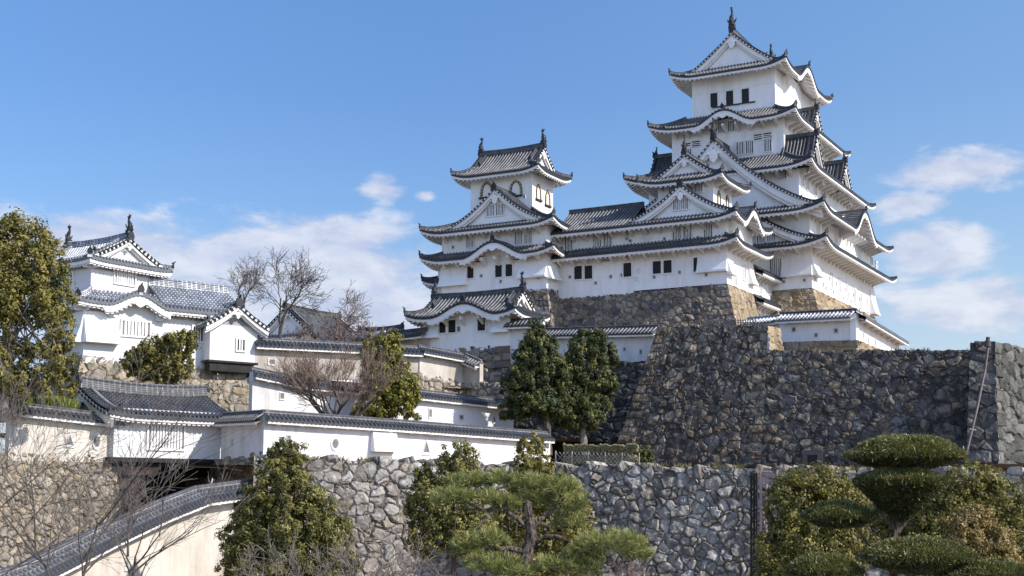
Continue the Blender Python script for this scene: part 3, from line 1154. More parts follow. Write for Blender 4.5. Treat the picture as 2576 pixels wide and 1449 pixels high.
# ------------------------------------------------------------------ stone walls
def voronoi(U, V, cw, ch, seed, small=.45):
    """irregular stones: power diagram of one large and up to three small stones per cell. returns id value, distance to joint, local offset"""
    r = np.random.default_rng(seed)
    u, v = U / cw, V / ch
    i0, j0 = int(np.floor(u.min())) - 3, int(np.floor(v.min())) - 3
    ni, nj = int(np.ceil(u.max())) + 4 - i0, int(np.ceil(v.max())) + 4 - j0
    K = 4
    shape = (ni, nj, K)
    off = np.arange(nj)[None, :, None] % 2 * .5
    pu = np.arange(ni)[:, None, None] + r.uniform(.0, 1.0, shape) + i0 + off
    pv = np.arange(nj)[None, :, None] + r.uniform(.0, 1.0, shape) + j0
    wt = r.uniform(-.13, -.02, shape)
    wt[..., 0] = r.uniform(.02, .36, shape[:2])
    on = r.random(shape) < small * .75
    on[..., 0] = r.random(shape[:2]) < .93
    rid = r.random(shape)
    tilt = r.normal(0, 1, shape + (2,))
    iu, jv = np.floor(u).astype(int) - i0, np.floor(v).astype(int) - j0
    d1 = np.full(u.shape, 1e9); d2 = np.full(u.shape, 1e9)
    b1 = np.zeros(u.shape, int); b2 = np.zeros(u.shape, int)
    flat_u, flat_v, flat_w = pu.reshape(-1), pv.reshape(-1), wt.reshape(-1)
    flat_on = on.reshape(-1)
    for di in range(-2, 3):
        for dj in range(-2, 3):
            for k in range(K):
                idx = (np.clip(iu + di, 0, ni - 1) * nj + np.clip(jv + dj, 0, nj - 1)) * K + k
                d = (u - flat_u[idx]) ** 2 + (v - flat_v[idx]) ** 2 - flat_w[idx]
                d = np.where(flat_on[idx], d, 1e9)
                m1 = d < d1
                m2 = (~m1) & (d < d2)
                d2 = np.where(m1, d1, np.where(m2, d, d2)); b2 = np.where(m1, b1, np.where(m2, idx, b2))
                d1 = np.where(m1, d, d1); b1 = np.where(m1, idx, b1)
    dist = np.sqrt((flat_u[b1] - flat_u[b2]) ** 2 + (flat_v[b1] - flat_v[b2]) ** 2) + 1e-6
    edge = (d2 - d1) / (2 * dist) * min(cw, ch)
    ru = (u - flat_u[b1]) * cw; rv = (v - flat_v[b1]) * ch
    tl = tilt.reshape(-1, 2)[b1]
    return rid.reshape(-1)[b1], edge, ru, rv, tl


def smooth(x, a, b):
    t = np.clip((x - a) / (b - a), 0, 1)
    return t * t * (3 - 2 * t)


def vnoise(U, V, scale, seed):
    r = np.random.default_rng(seed)
    g = r.random((128, 128))
    u, v = U * scale, V * scale
    i, j = np.floor(u).astype(int), np.floor(v).astype(int)
    fu, fv = u - i, v - j
    fu = fu * fu * (3 - 2 * fu); fv = fv * fv * (3 - 2 * fv)
    G = lambda a, b: g[a % 128, b % 128]
    return (G(i, j) * (1 - fu) + G(i + 1, j) * fu) * (1 - fv) + (G(i, j + 1) * (1 - fu) + G(i + 1, j + 1) * fu) * fv


def stone_face(mb, TL, TR, BL, BR, cw=.85, ch=.62, relief=.12, res=.085, seed=1, jag=.18, blocks=(0, 0), bh=.85, flare=0.0, cap=1.5, small=.45, pick=False, warp=.25):
    """one face of a dry stone wall as real relief; corners may carry long-and-short dressed blocks"""
    TL, TR, BL, BR = (np.asarray(p, float) for p in (TL, TR, BL, BR))
    Wd = max(np.linalg.norm(TR - TL), np.linalg.norm(BR - BL))
    Hd = max(np.linalg.norm(TL - BL), np.linalg.norm(TR - BR))
    nu, nv = max(3, int(Wd / res)), max(3, int(Hd / res))
    a = np.linspace(0, 1, nu + 1)[None, :]
    b = np.linspace(0, 1, nv + 1)[:, None]
    A, B = np.broadcast_to(a, (nv + 1, nu + 1)), np.broadcast_to(b, (nv + 1, nu + 1))
    base = (TL * (1 - A)[..., None] + TR * A[..., None]) * (1 - B)[..., None] + (BL * (1 - A)[..., None] + BR * A[..., None]) * B[..., None]
    U, V = A * Wd, B * Hd
    nrm = np.cross(TR - TL, BL - TL); nrm /= np.linalg.norm(nrm)
    if nrm @ (CAM - (TL + BR) / 2) < 0: nrm = -nrm
    wu = U + (vnoise(U, V, 1.1, seed + 5) - .5) * warp * 2 + (vnoise(U, V, 3.7, seed + 15) - .5) * warp * .55; wv = V + (vnoise(U, V, 1.3, seed + 6) - .5) * warp * 1.4 + (vnoise(U, V, 3.9, seed + 16) - .5) * warp * .55
    rid, edge, ru, rv, tl = voronoi(wu, wv, cw, ch, seed, small)
    for side, on in ((0, blocks[0]), (1, blocks[1])):
        if not on: continue
        d = U if side == 0 else Wd - U
        row = np.floor(V / bh).astype(int)
        r = np.random.default_rng(seed + 40 + side)
        ln = np.where(np.arange(400) % 2 == 0, 1.9, 1.05) * r.uniform(.85, 1.15, 400)
        L = ln[row % 400]
        ins = d < L
        fr = V / bh - row
        eb = np.minimum(np.minimum(fr, 1 - fr) * bh, np.minimum(L - d, d + .3))
        rr = r.choice([.29, .80, .05, .93], 400)[row % 400] if pick else r.random(400)[row % 400]
        rid = np.where(ins, rr, rid)
        edge = np.where(ins, eb, np.minimum(edge, d - L))
        ru = np.where(ins, 0, ru); rv = np.where(ins, (fr - .5) * bh, rv)
    k = smooth(edge, 0.0, .10)
    h = relief * (k * (.35 + .9 * rid) + .35 * smooth(edge, .1, .42)) + k * (tl[..., 0] * ru + tl[..., 1] * rv) * .16 * relief / .16
    h = h + (vnoise(U, V, 2.6, seed + 7) - .5) * .09 * k + (vnoise(U, V, 6.1, seed + 8) - .5) * .05
    h = h - relief * 1.2
    if flare: h = h + flare * B ** 2.6
    G = base + nrm * h[..., None]
    if jag:
        fade = np.clip(1 - V / .55, 0, 1)
        G[..., 2] += fade * (rid - .45) * jag * 2 * smooth(edge, -.05, .2)
    # cap: the top runs back into the ground behind
    back = G[:1] - nrm * np.array([1, 1, 0]) * cap
    back[..., 2] = G[:1, :, 2].mean() - .15 if False else G[:1, :, 2] - .1
    G = np.concatenate([back, G])
    rid = np.concatenate([rid[:1], rid]); edge = np.concatenate([edge[:1], edge])
    mb.grid(G)
    for kx, arr in (('rnd', rid), ('edge', edge)):
        mb.attrs[kx] = np.concatenate([mb.attrs.get(kx, np.zeros(0)), arr.ravel()])


def stone_wall(name, label, mat, faces, cat='stone wall', group=None, **kw):
    mb = MB()
    for i, f in enumerate(faces):
        kk = dict(kw); kk.update(f[4] if len(f) > 4 else {})
        kk['seed'] = kk.get('seed', 1) + i * 17
        stone_face(mb, *f[:4], **kk)
    o = obj(name, mb, mat, smooth=False)
    return tag(o, label, cat, group)
# ------------------------------------------------------------------ the castle on the hill
EL, ER = (-.877, .48), (.48, .877)
Y0 = 170.0
mk0 = P(2043, 724, Y0)
FM = Frame(mk0[:2], EL, ER)
ZB = mk0[2]                                  # foot of the main keep's plaster


def zL(fr, b, px, py): return fr.L(b).hit(px, py)[1]


# main keep plan: insets of the five storeys, from the near wall corners
B1 = FM.R(0).hit(2200, 812)[0]
i3 = FM.diag(2010, 470); i4 = FM.diag(1972, 350); i5 = FM.diag(1950, 235)
A3 = FM.L(i3).hit(1632, 470)[0]
A1 = A3 + i3
print('insets', i3, i4, i5, 'A1', A1, 'B1', B1, 'L4', FM.L(i4).hit(1690, 350)[0], 'L5', FM.L(i5).hit(1741, 235)[0])
a5 = FM.L(i5).hit(1741, 235)[0]
a4 = FM.L(i4).hit(1690, 350)[0]
R1 = (0, A1, 0, B1)
R3 = (i3, A3, i3, B1 - i3)
R4 = (i4, a4, i4, B1 - i4)
R5 = (i5, a5, i5, B1 - i5 - 2.0)
o1, o2, o3, o4, o5 = 2.9, 2.75, 2.6, 2.5, 2.4
ze1 = zL(FM, -o1, 1960, 617)
ze2 = zL(FM, -o2, 1960, 529)
ze3 = zL(FM, i3 - o3, 1960, 416)
ze4 = zL(FM, i4 - o4, 1670, 326)
ze5 = zL(FM, i5 - o5, 1819, 178)
print('eaves', [round(z - ZB, 2) for z in (ze1, ze2, ze3, ze4, ze5)], ZB)

K = Bld('main_keep', 'tallest white castle keep with five stacked grey tiled roofs, on the stone base at right', 'castle keep', [*mk0[:2], ZB], FM)
K.walls(R1, ZB, ze1 + .6)
K.walls((.15, A1 - .15, .15, B1 - .15), ze1 + .5, ze2 + 1.0)
K.walls(R3, ze2 + .3, ze3 + 1.0)
K.walls(R4, ze3 + .3, ze4 + 1.0)
K.walls(R5, ze4 + .3, ze5 + .9)
zi1 = ze1 + 2.9 * .52
K.skirt(R1, o1, ze1, .15, zi1, 'L R', lift=.95, opens={'L': (True, True), 'R': (True, True)})
i2 = i3 - .15
R2 = (.15, A1 - .15, .15, B1 - .15)
kb = FM.R(-o2).hit(2187, 640)[0] - 0.3
K.skirt(R2, o2, ze2, i2, ze2 + (o2 + i2) * .52, 'L R', lift=.95, bumps={'R': [(kb, 6.0, 3.3)]})
K.skirt(R3, o3, ze3, i4 - i3, ze3 + (o3 + i4 - i3) * .55, 'L R L2', lift=.9)
kc = FM.L(i4 - o4).hit(1817, 285)[0]
K.skirt(R4, o4, ze4, i5 - i4, ze4 + (o4 + i5 - i4) * .55, 'L R L2', lift=.9, bumps={'L': [(kc, 4.3, 1.75)]})
zr5 = FM.L(i5 - .3).hit(1840, 82)[1]
K.irimoya(R5, o5, ze5, zr5 - ze5, 'R', gi=.35, lift=.85, bumps={'R': [((R5[2] + R5[3]) / 2 - .4, 4.9, 2.3)]}, rh=.75, fk=1.25, barge=.62, gk=1.15, sag=.38)

# great gable over the second roof and the smaller one over the first, both on the left face
sL2 = FM.L(.15)
gc, gz = sL2.hit(1795, 350, -1.2)
K.dormer(sL2, gc, gc + 1.9, ze2 + .55, gz - .1, -1.45, i3 + 2.5, wall_in=.9, flare=.55, barge=.85, rh=.5, gk=1.5, fk=1.05)
sL1 = FM.L(0)
gc1, gz1 = sL1.hit(1921, 552, -1.9)
K.dormer(sL1, gc1, gc1 + 2.2, ze1 + .5, gz1 - .1, -2.15, 1.2, wall_in=.9, flare=.6, barge=.6, rh=.4, gk=.9, fk=0.0)
# right face: one dormer on the fourth roof, a pair on the third
sR4 = FM.R(i4)
mid = (R4[2] + R4[3]) / 2
s4, z4 = sR4.hit(2056, 268, -1.5)
s4 = min(max(s4, i4 + 3.0), mid)
print('T4 dormer', s4, z4 - ze4, 'mid', mid)
K.dormer(sR4, s4, 3.6, ze4 + .2, max(z4 - .3, ze4 + 2.6), -1.5, 2.6, flare=.5, barge=.45, fk=0.5)
sR3 = FM.R(i3)
for px, py in ((2056, 333), (2128, 403)):
    s3, z3 = sR3.hit(px, py, -1.6)
    print('T3 dormer', s3, z3 - ze3)
    K.dormer(sR3, s3, 4.0, ze3 + .1, z3 - .2, -1.6, i4 - i3 + .3, flare=.55, barge=.5, fk=0.55)
# far left face: dormer on the third roof
sB2 = FM.L2(A3)
s5, z5 = sB2.hit(1647, 374, -1.5)
s5 = min(max(s5, i3 + 3.0), B1 - i3 - 3)
print('far dormer', s5, z5 - ze3)
K.dormer(sB2, s5, 4.2, ze3 + .3, min(max(z5, ze3 + 3), ze3 + 5.5), -1.5, 3.5, flare=.5, barge=.5, fk=0.5)

# struts under the eaves
for sf, s0, s1, z, o in ((FM.L(0), 1.6, 7.2, ze1, o1), (FM.R(0), .9, B1 - .8, ze1, o1), (FM.L(.15), 1.6, 9.0, ze2, o2), (FM.R(.15), .9, 6.2, ze2, o2), (FM.R(.15), 14.5, B1 - .8, ze2, o2),
                         (FM.L(i3), i3 + 1, A3 - 1, ze3, o3), (FM.R(i3), i3 + .8, B1 - i3 - .8, ze3, o3),
                         (FM.L(i4), i4 + .8, a4 - .8, ze4, o4), (FM.R(i4), i4 + .8, B1 - i4 - .8, ze4, o4)):
    K.brackets(sf, s0, s1, z - .42 + .35 * o, o, 1.75, 1.0, .32)
# stone-drop bays
K.drop_bay(FM.L(0), -.1, 3.9, ze1 - .6, zL(FM, 0, 2015, 694) + .15, .55)
K.drop_bay(FM.R(0), -.1, 2.6, ze1 - 1.2, FM.R(0).hit(2060, 705)[1] + .4, .8)
K.drop_bay(FM.R(0), B1 - 2.6, B1 + .1, ze1 - 1.2, FM.R(0).hit(2190, 790)[1] + .2, .8)

w5 = FM.L(i5)
for px in (1796.5, 1836, 1875.5):                       # dark openings of the top storey with their panels
    K.window(w5, px, 247 - (px - 1836) * .14, 1.15, 2.2, 0, 'plain')
mb = MB()
sA, zA = w5.hit(1793, 268); sB, _ = w5.hit(1900, 253)
mb.box(w5, sB, sA, -.18, .02, zA - .3, zA - .12)
obj('window_ledge', mb, M['iron'], K.root)
mb = MB()
zz = w5.hit(1845, 224)[1]
mb.box(w5, i5, a5, -.06, .02, zz, zz + .16)
for t in np.linspace(0, 1, 6):
    c = i5 + .35 + (a5 - i5 - .7) * t
    mb.box(w5, c - .13, c + .13, -.05, .02, zz + .16, ze5 + .2)
wr5 = FM.R(i5)
mb.box(wr5, i5, B1 - i5, -.06, .02, zz, zz + .16)
for t in np.linspace(0, 1, 8):
    c = i5 + .35 + (B1 - 2 * i5 - .7) * t
    mb.box(wr5, c - .13, c + .13, -.05, .02, zz + .16, ze5 + .2)
    if .1 < t < .9:
        mb.box(wr5, c - .16, c + .16, -.06, .02, zz - 2.4, zz)
obj('wall_timber', mb, M['plaster'], K.root)
w4 = FM.L(i4)
for px, py, w, h, b, st in [(1815, 321, 1.1, 1.7, 3, 'slat'), (1840, 318, 1.1, 1.7, 3, 'slat'), (1862, 373, 1.25, 2.0, 3, 'slat'), (1886, 370, 1.25, 2.0, 3, 'slat'),
                            (1932, 365, 1.2, 2.0, 3, 'slat'), (1907, 345, 1.25, .8, 2, 'vent'), (1931, 341, 1.25, .8, 2, 'vent'), (1729, 367, 1.3, .8, 2, 'vent'), (1751, 362, 1.3, .8, 2, 'vent'),
                            (1731, 383, 1.2, 1.4, 3, 'slat')]:
    K.window(w4, px, py, w, h, b, st)
w3 = FM.L(i3)
K.window(w3, 1968, 440, 1.3, 1.3, 3)
wr3 = FM.R(i3)
for px, py in ((2018, 455), (2030, 464), (2050, 478), (2066, 489)):
    K.window(wr3, px, py, 1.1, 1.7, 2)
wr2 = FM.R(.15)
for px, py in ((2058, 583), (2072, 592), (2102, 612)):
    K.window(wr2, px, py, 1.2, 2.2, 3)
s, z = wr2.hit(2146, 605)
mb = MB()
for k in range(13):                                       # tall ribbed lattice under the curved gable
    mb.box(wr2, s - 4.2 + k * .65, s - 4.2 + k * .65 + .36, -.16, .02, z - 3.6, z + 2.6)
mb.box(wr2, s - 4.5, s + 4.5, -.2, .02, z - 3.9, z - 3.6)
mb.box(wr2, s - 4.5, s + 4.5, -.2, .02, z + 2.5, z + 2.8)
obj('lattice_panel', mb, M['bars'], K.root)
for px, py in ((2192, 662), (2204, 672)):
    K.window(wr2, px, py, 1.2, 1.8, 2)
wr1 = FM.R(0)
for px, py in ((2091, 712), (2111, 725), (2131, 738), (2150, 751), (2165, 762), (2181, 773)):
    K.window(wr1, px, py - 6, .8, 2.3, 1)
for px, py in ((2049, 703), (2071, 716), (2077, 725), (2085, 701), (2104, 714), (2125, 728), (2146, 742), (2142, 758), (2161, 752), (2120, 750), (2096, 735), (2162, 778), (2190, 797), (2194, 800)):
    K.loop(wr1, px, py, .32, .45)
w1 = FM.L(0)
for px, py in ((1947, 676), (1967, 676)):
    K.window(w1, px, py, 1.25, 3.2, 3)
K.window(w1, 1914, 597, 1.3, 1.7, 4, n=-1.27); K.window(w1, 1940, 593, 1.3, 1.7, 4, n=-1.27)
K.loop(w1, 1972, 709); K.loop(w1, 2024, 705)

# ---------------------------------------------------------------- west small keep
wk0 = P(1829, 713, 157.6)
FW_ = Frame(wk0[:2], EL, ER)
ZW = wk0[2]
iw = FW_.diag(1794.6, 490)
at = FW_.L(iw).hit(1655, 480)[0]
bt = FW_.R(iw).hit(1841, 500)[0]
BW = 9.6
print('west keep inset', iw, at, bt, 'B', BW)
AW = at + iw
ow = 2.1
zw1 = zL(FW_, -ow, 1801, 608); zw2 = zL(FW_, -ow, 1801, 543); zw3 = zL(FW_, iw - 1.9, 1742, 448)
print('west eaves', zw1 - ZW, zw2 - ZW, zw3 - ZW)
Wk = Bld('west_small_keep', 'small three-roofed white keep standing right in front of the tallest keep', 'castle keep', [*wk0[:2], ZW], FW_)
RW_ = (0, AW, 0, BW)
Wk.walls(RW_, ZW, zw2 + .9)
Wk.walls((iw, at, iw, bt), zw2 + .3, zw3 + .8)
op = {'L': (True, False), 'R': (True, True)}
Wk.skirt(RW_, ow, zw1, .12, zw1 + 1.15, 'L R', lift=.7, opens=op)
Wk.skirt(RW_, ow, zw2, iw, zw2 + (ow + iw) * .5, 'L R', lift=.7, opens=op, bumps={'R': [(BW / 2 - .2, 3.7, 1.9)]})
zr = FW_.L(iw).hit(1728, 388, -.2)[1]
Wk.irimoya((iw, at, iw, bt), 1.9, zw3, zr - zw3, 'R', gi=.3, lift=.6, rh=.5, fk=.0 or .8, fishes=(1, 0), barge=.42, gk=.75)
sl = FW_.L(0)
gcw, gzw = sl.hit(1712, 466, -.9)
Wk.dormer(sl, gcw, 6.4, zw2 + .75, gzw, -1.15, iw + .3, flare=.5, barge=.5, gk=.85)
for px in (1703, 1722): Wk.window(sl, px, 514 - (px - 1712) * .1, 1.15, 1.5, 3, n=-.42)
Wk.brackets(sl, .9, AW, zw1 - .42 + .35 * ow, ow, 1.95, .92, .32)
Wk.brackets(sl, .9, AW, zw2 - .42 + .35 * ow, ow, 1.95, .92, .32)
Wk.brackets(FW_.R(0), .7, BW - .6, zw1 - .42 + .35 * ow, ow, 1.6, .8)
Wk.brackets(FW_.L(iw), iw + .6, at - .6, zw3 - .42 + .35 * 1.9, 1.9, 2.9, .7)
Wk.brackets(FW_.R(iw), iw + .6, BW - iw - .6, zw3 - .42 + .35 * 1.9, 1.9, 1.7, .7)
Wk.drop_bay(sl, -.1, 3.6, zw1 - .5, zL(FW_, 0, 1800, 680), .6)
Wk.drop_bay(FW_.R(0), -.1, 1.7, zw1 - .8, FW_.R(0).hit(1840, 690)[1], .6)
Wk.drop_bay(FW_.R(0), BW - 1.9, BW, zw1 - .8, FW_.R(0).hit(1888, 712)[1], .6)
for px, py, w, h, b, st in [(1703, 590, 1.3, 2.0, 4, 'slat'), (1730, 587, 1.3, 2.0, 4, 'slat'), (1782, 583, 1.3, 2.0, 4, 'slat'),
                            (1653, 673, 1.25, 1.8, 3, 'grid'), (1680, 671, 1.25, 1.8, 3, 'grid'), (1755, 666, 1.15, 2.0, 3, 'grid')]:
    Wk.window(sl, px, py, w, h, b, st)
wt = FW_.L(iw)
Wk.window(wt, 1693, 476, 1.2, 1.4, 4); Wk.window(wt, 1757, 470, 1.2, 1.4, 4)
wtr = FW_.R(iw)
for px, py in ((1808, 502), (1829, 513)): Wk.window(wtr, px, py, .8, 1.7, 0, 'bell')
wr = FW_.R(0)
for px, py in ((1838, 607), (1856, 614), (1848, 708), (1872, 694)): Wk.window(wr, px, py - 8, 1.0, 2.0, 2)
for px, py in ((1577, 600), (1672, 601), (1756, 598), (1710, 685), (1777, 691), (1646, 697)): Wk.loop(sl, px, py)

# ---------------------------------------------------------------- long corridor
q = sl.hit(1403, 700)
AC = q[0]
Cq = FW_
Co = Bld('corridor_turret', 'long two-storey white corridor building linking the two small keeps', 'castle corridor', [*FW_.xy((AW + AC) / 2, 0), ZW], FW_)
BC = 7.0
RC = (AW + .02, AC, .03, BC)
Co.walls(RC, ZW - .4, zw2 + .6)
opc = {'L': (False, False)}
oc = ow - .03
Co.skirt(RC, oc, zw1, .12, zw1 + 1.15, 'L', opens=opc)
zrc = FW_.L(BC / 2).hit(1560, 514)[1] - .5
T, E = MB(), MB()
for k in ('L', 'R2'):
    sf, s0, s1 = FW_.side(k, RC)
    slope(T, sf, s0, s1, -oc, lambda s, d: zw2 + (zrc - zw2) * (.8 * d / (BC / 2 + oc) + .2 * (d / (BC / 2 + oc)) ** 2), lambda s: np.full_like(s, BC / 2 + oc), rows=9)
    eave(E, sf, s0, s1, -oc, lambda s: np.full_like(s, zw2), lambda s: np.full_like(s, zw2 - .42 + .35 * oc))
rf = obj('roof', T, M['tile'], Co.root)
obj('eave', E, M['eave'], rf)
mb = MB()
sfm = FW_.L(.03 + BC / 2)
mb.sweep(sfm.W(np.linspace(RC[0], RC[1], 20), np.zeros(20), np.full(20, zrc)), ridge_prof(.5, .5))
obj('ridge', mb, M['ridge'], rf)
slc = FW_.L(.03)
Co.brackets(slc, AW + .9, AC - .6, zw1 - .42 + .35 * ow, ow, 1.95, .92, .32)
Co.brackets(slc, AW + .9, AC - .6, zw2 - .42 + .35 * ow, ow, 1.95, .92, .32)
for px, py, w, h, b, st in [(1431, 611, 1.35, 2.1, 4, 'slat'), (1503, 605, 1.35, 2.1, 4, 'slat'), (1529, 603, 1.35, 2.1, 4, 'slat'), (1628, 596, 1.35, 2.0, 4, 'slat'),
                            (1455, 686, 1.25, 1.95, 3, 'grid'), (1481, 685, 1.25, 1.95, 3, 'grid'), (1579, 679, 1.25, 2.0, 3, 'grid'), (1525, 652, 1.3, .6, 2, 'vent')]:
    Co.window(slc, px, py, w, h, b, st)
for px, py in ((1413, 624), (1498, 613), (1586, 606), (1434, 697), (1499, 712), (1537, 696), (1607, 682), (1601, 702), (1565, 692)): Co.loop(slc, px, py)

# ---------------------------------------------------------------- north-west small keep
Q = FW_.xy(AC, 0)
# its near corner stands forward of the corridor
best = min(np.linspace(.5, 6, 200), key=lambda p: abs(proj([*(Q - FW_.eR * p), ZW])[0] - 1375))
ik = Q - FW_.eR * best
FI = Frame(ik, EL, ER)
ZI = FI.L(0).hit(1375, 724)[1]
print('inui forward', best, 'Y', ik[1], ZI - ZW)
AI = FI.L(0).hit(1111, 700)[0]
ii = FI.diag(1339, 480)
ai = FI.L(ii).hit(1184, 480)[0]
bi = FI.R(ii).hit(1391, 490)[0]
BI = bi + ii
print('inui A', AI, 'inset', ii, 'top a', ai, 'bi', bi, BI)
oi = 2.1
zi_1 = zL(FI, -oi, 1364, 628); zi_2 = zL(FI, -oi, 1364, 556); zi_3 = zL(FI, ii - 1.9, 1290, 428)
Ik = Bld('northwest_small_keep', 'three-roofed white small keep left of the corridor, with dark-framed bell windows', 'castle keep', [*ik, ZI], FI)
RI = (0, AI, 0, BI)
Ik.walls(RI, ZI - .5, zi_2 + .9)
RT = (ii, ai, ii, BI - ii)
Ik.walls(RT, zi_2 + .3, zi_3 + .8)
kci = FI.L(-oi).hit(1238, 600)[0]
Ik.skirt(RI, oi, zi_1, .12, zi_1 + 1.15, 'L R L2', lift=.75, bumps={'L': [(kci, 4.6, 1.75)]})
Ik.skirt(RI, oi, zi_2, ii, zi_2 + (oi + ii) * .5, 'L R L2', lift=.75)
zri = FI.L((ii + BI - ii) / 2).hit(1290, 373)[1] - .5
print('top ridge', zri - zi_3)
Ik.irimoya(RT, 1.9, zi_3, zri - zi_3, 'L', gi=.3, lift=.65, rh=.55, fk=.85, barge=.45, gk=.75)
sli = FI.L(0)
gci, gzi = sli.hit(1246, 474, -.9)
Ik.dormer(sli, gci, 6.6, zi_2 + .75, gzi, -1.15, ii + .3, flare=.5, barge=.5, gk=1.0)
for px in (1234, 1258): Ik.window(sli, px, 529 - (px - 1246) * .1, 1.35, 1.6, 4, n=-.42)
Ik.brackets(sli, .9, AI - .8, zi_1 - .42 + .35 * oi, oi, 1.95, .92, .32)
Ik.brackets(sli, .9, AI - .8, zi_2 - .42 + .35 * oi, oi, 1.95, .92, .32)
Ik.drop_bay(sli, -.1, 3.8, zi_1 - .5, zL(FI, 0, 1340, 696), .75)
Ik.drop_bay(sli, AI - 3.9, AI + .1, zi_1 - .5, zL(FI, 0, 1150, 716), .75)
Ik.drop_bay(FI.R(0), -.1, 2.6, zi_1 - .5, FI.R(0).hit(1385, 700)[1], .75)
for px, py, w, h, b, st in [(1183, 607, 1.3, 1.9, 4, 'slat'), (1305, 599, 1.3, 1.9, 4, 'slat'), (1329, 597, 1.3, 1.9, 4, 'slat'),
                            (1184, 685, 1.15, 1.8, 3, 'grid'), (1255, 682, 1.15, 1.8, 3, 'grid'), (1281, 680, 1.15, 1.8, 3, 'grid'), (1208, 652, 1.4, .8, 2, 'vent'), (1303, 648, 1.3, .7, 2, 'vent')]:
    Ik.window(sli, px, py, w, h, b, st)
it = FI.L(ii)
for px, py in ((1225, 479), (1298, 475)): Ik.window(it, px, py, 1.35, 1.75, 0, 'bell')
itr = FI.R(ii)
for px, py in ((1354, 485), (1377, 500)): Ik.window(itr, px, py, 1.0, 1.75, 0, 'bell')
for px, py in ((1319, 495), (1211, 694), (1260, 708), (1151, 714), (1140, 622), (1355, 698)): Ik.loop(sli, px, py)
# lean-to roofs of the wing behind, seen past its left edge
for (py, dz, bb, oo) in ((652, 0, 4.0, 1.6), (703, 0, 6.0, 1.6)):
    sfb = FI.L(bb)
    s0, z0 = sfb.hit(1108, py); s1, _ = sfb.hit(1064 if py < 680 else 1060, py)
    rct = (s0 - 1.0, s1, bb, bb + 5)
    Ik.walls((s0 - 1.0, s1 - oo + .2, bb + oo, bb + 5), z0 - 2.2, z0 + .8)
    Ik.skirt((s0 - 1.0, s1 - oo, bb + oo, bb + 5), oo, z0 - .3, 1.0, z0 + 1.0, 'L L2', lift=.6, opens={'L': (False, True)})

# ---------------------------------------------------------------- link between west keep and main keep (recessed)
aN = FM.L(0).hit(1941, 730)[0]
bw_end = (FW_.xy(0, BW) - FM.O) @ FM.eR
sfn = FM.R(aN)
Nn = Bld('link_turret', 'narrow two-roofed link building squeezed between the small keep and the tall keep', 'castle corridor', [*FM.xy(aN, bw_end / 2), ZB - 5], FM)
sA, zA = sfn.hit(1930, 695); sB, zB_ = sfn.hit(1930, 765)
rn = (aN, aN + 6, bw_end - .2, -.02)
print('link', aN, bw_end, zA - ZB, zB_ - ZB)
Nn.walls(rn, ZB - 7, zA + .6)
for zz in (zA, zB_):
    Nn.skirt(rn, 1.5, zz - .3, .3, zz + .75, 'R', opens={'R': (False, False)}, lift=0, dent=.5)
    Nn.brackets(sfn, bw_end + .8, -1.2, zz - .3 - .42 + .35 * 1.5, 1.5, 1.5, .7)
for px, py in ((1913, 722), (1936, 722), (1918, 782), (1931, 788)): Nn.window(sfn, px, py, .9, 2.2, 1)
# ------------------------------------------------------------------ ramparts and stone bases
def down(p, px, py, Y=None):
    return P(px, py, p[1] if Y is None else Y)


# main keep base
c = FM.pt(0, 0, ZB); d = FM.pt(B1, 0, 0)
bz = ZB - 6.5
def foot(fr, a, b, dz, out_a=0, out_b=0):
    return fr.pt(a - out_a, b - out_b, 0) + np.array([0, 0, dz])
kL = FM.pt(aN + .5, -.05, ZB); kC = FM.pt(-.05, -.05, ZB); kR = FM.pt(-.05, B1, ZB)
bt_ = 2.2
stone_wall('keep_stone_base', 'tan stone base under the tallest keep, sunlit on its right side', M['st_tan'],
           [(kL, kC, FM.pt(aN + .5, -bt_, bz), FM.pt(-bt_, -bt_, bz), dict(blocks=(0, 1))),
            (kC, kR, FM.pt(-bt_, -bt_, bz), FM.pt(-bt_, B1, bz), dict(blocks=(1, 0), relief=.12))], cw=1.25, ch=.85, jag=.0, seed=3, res=.1, small=.25)
# corridor and west keep base
ZWb = ZW - 7.5
wC = FW_.pt(-.05, -.05, ZW); wR = FW_.pt(-.05, BW + .3, ZW); wL = FW_.pt(AC + .2, -.05, ZW - .3)
bo = 2.3
stone_wall('corridor_stone_base', 'long brown stone base under the corridor, dark grey stones mixed in', M['st_keep'],
           [(wL, wC, FW_.pt(AC + .2, -bo, ZWb), FW_.pt(-bo, -bo, ZWb), dict(blocks=(0, 1)))], cw=.9, ch=.75, seed=21, jag=.14, small=.55, res=.09)
stone_wall('west_keep_stone_base', 'sunlit tan stone flank below the small keep beside the link building', M['st_tan'],
           [(wC + np.array([.02, -.02, 0]), wR, FW_.pt(-bo, -bo, ZWb), FW_.pt(-bo * .8, BW + .3, ZWb), dict(blocks=(1, 0)))], cw=.95, ch=1.05, seed=23, jag=.0, small=.6, relief=.11)
# north-west keep base
iC = FI.pt(-.05, -.05, ZI); iL = FI.pt(AI + .1, -.05, ZI); iR = FI.pt(-.05, best + .3, ZI)
stone_wall('northwest_keep_stone_base', 'brown stone base jutting forward under the left small keep', M['st_keep'],
           [(iL, iC, FI.pt(AI + 1.5, -bo, ZI - 9), FI.pt(-bo, -bo, ZI - 9), dict(blocks=(0, 1))),
            (iC, iR, FI.pt(-bo, -bo, ZI - 9), FI.pt(-bo, best, ZI - 9), dict(blocks=(1, 0)))], cw=1.1, ch=.85, seed=31, jag=.1, small=.45, res=.1)

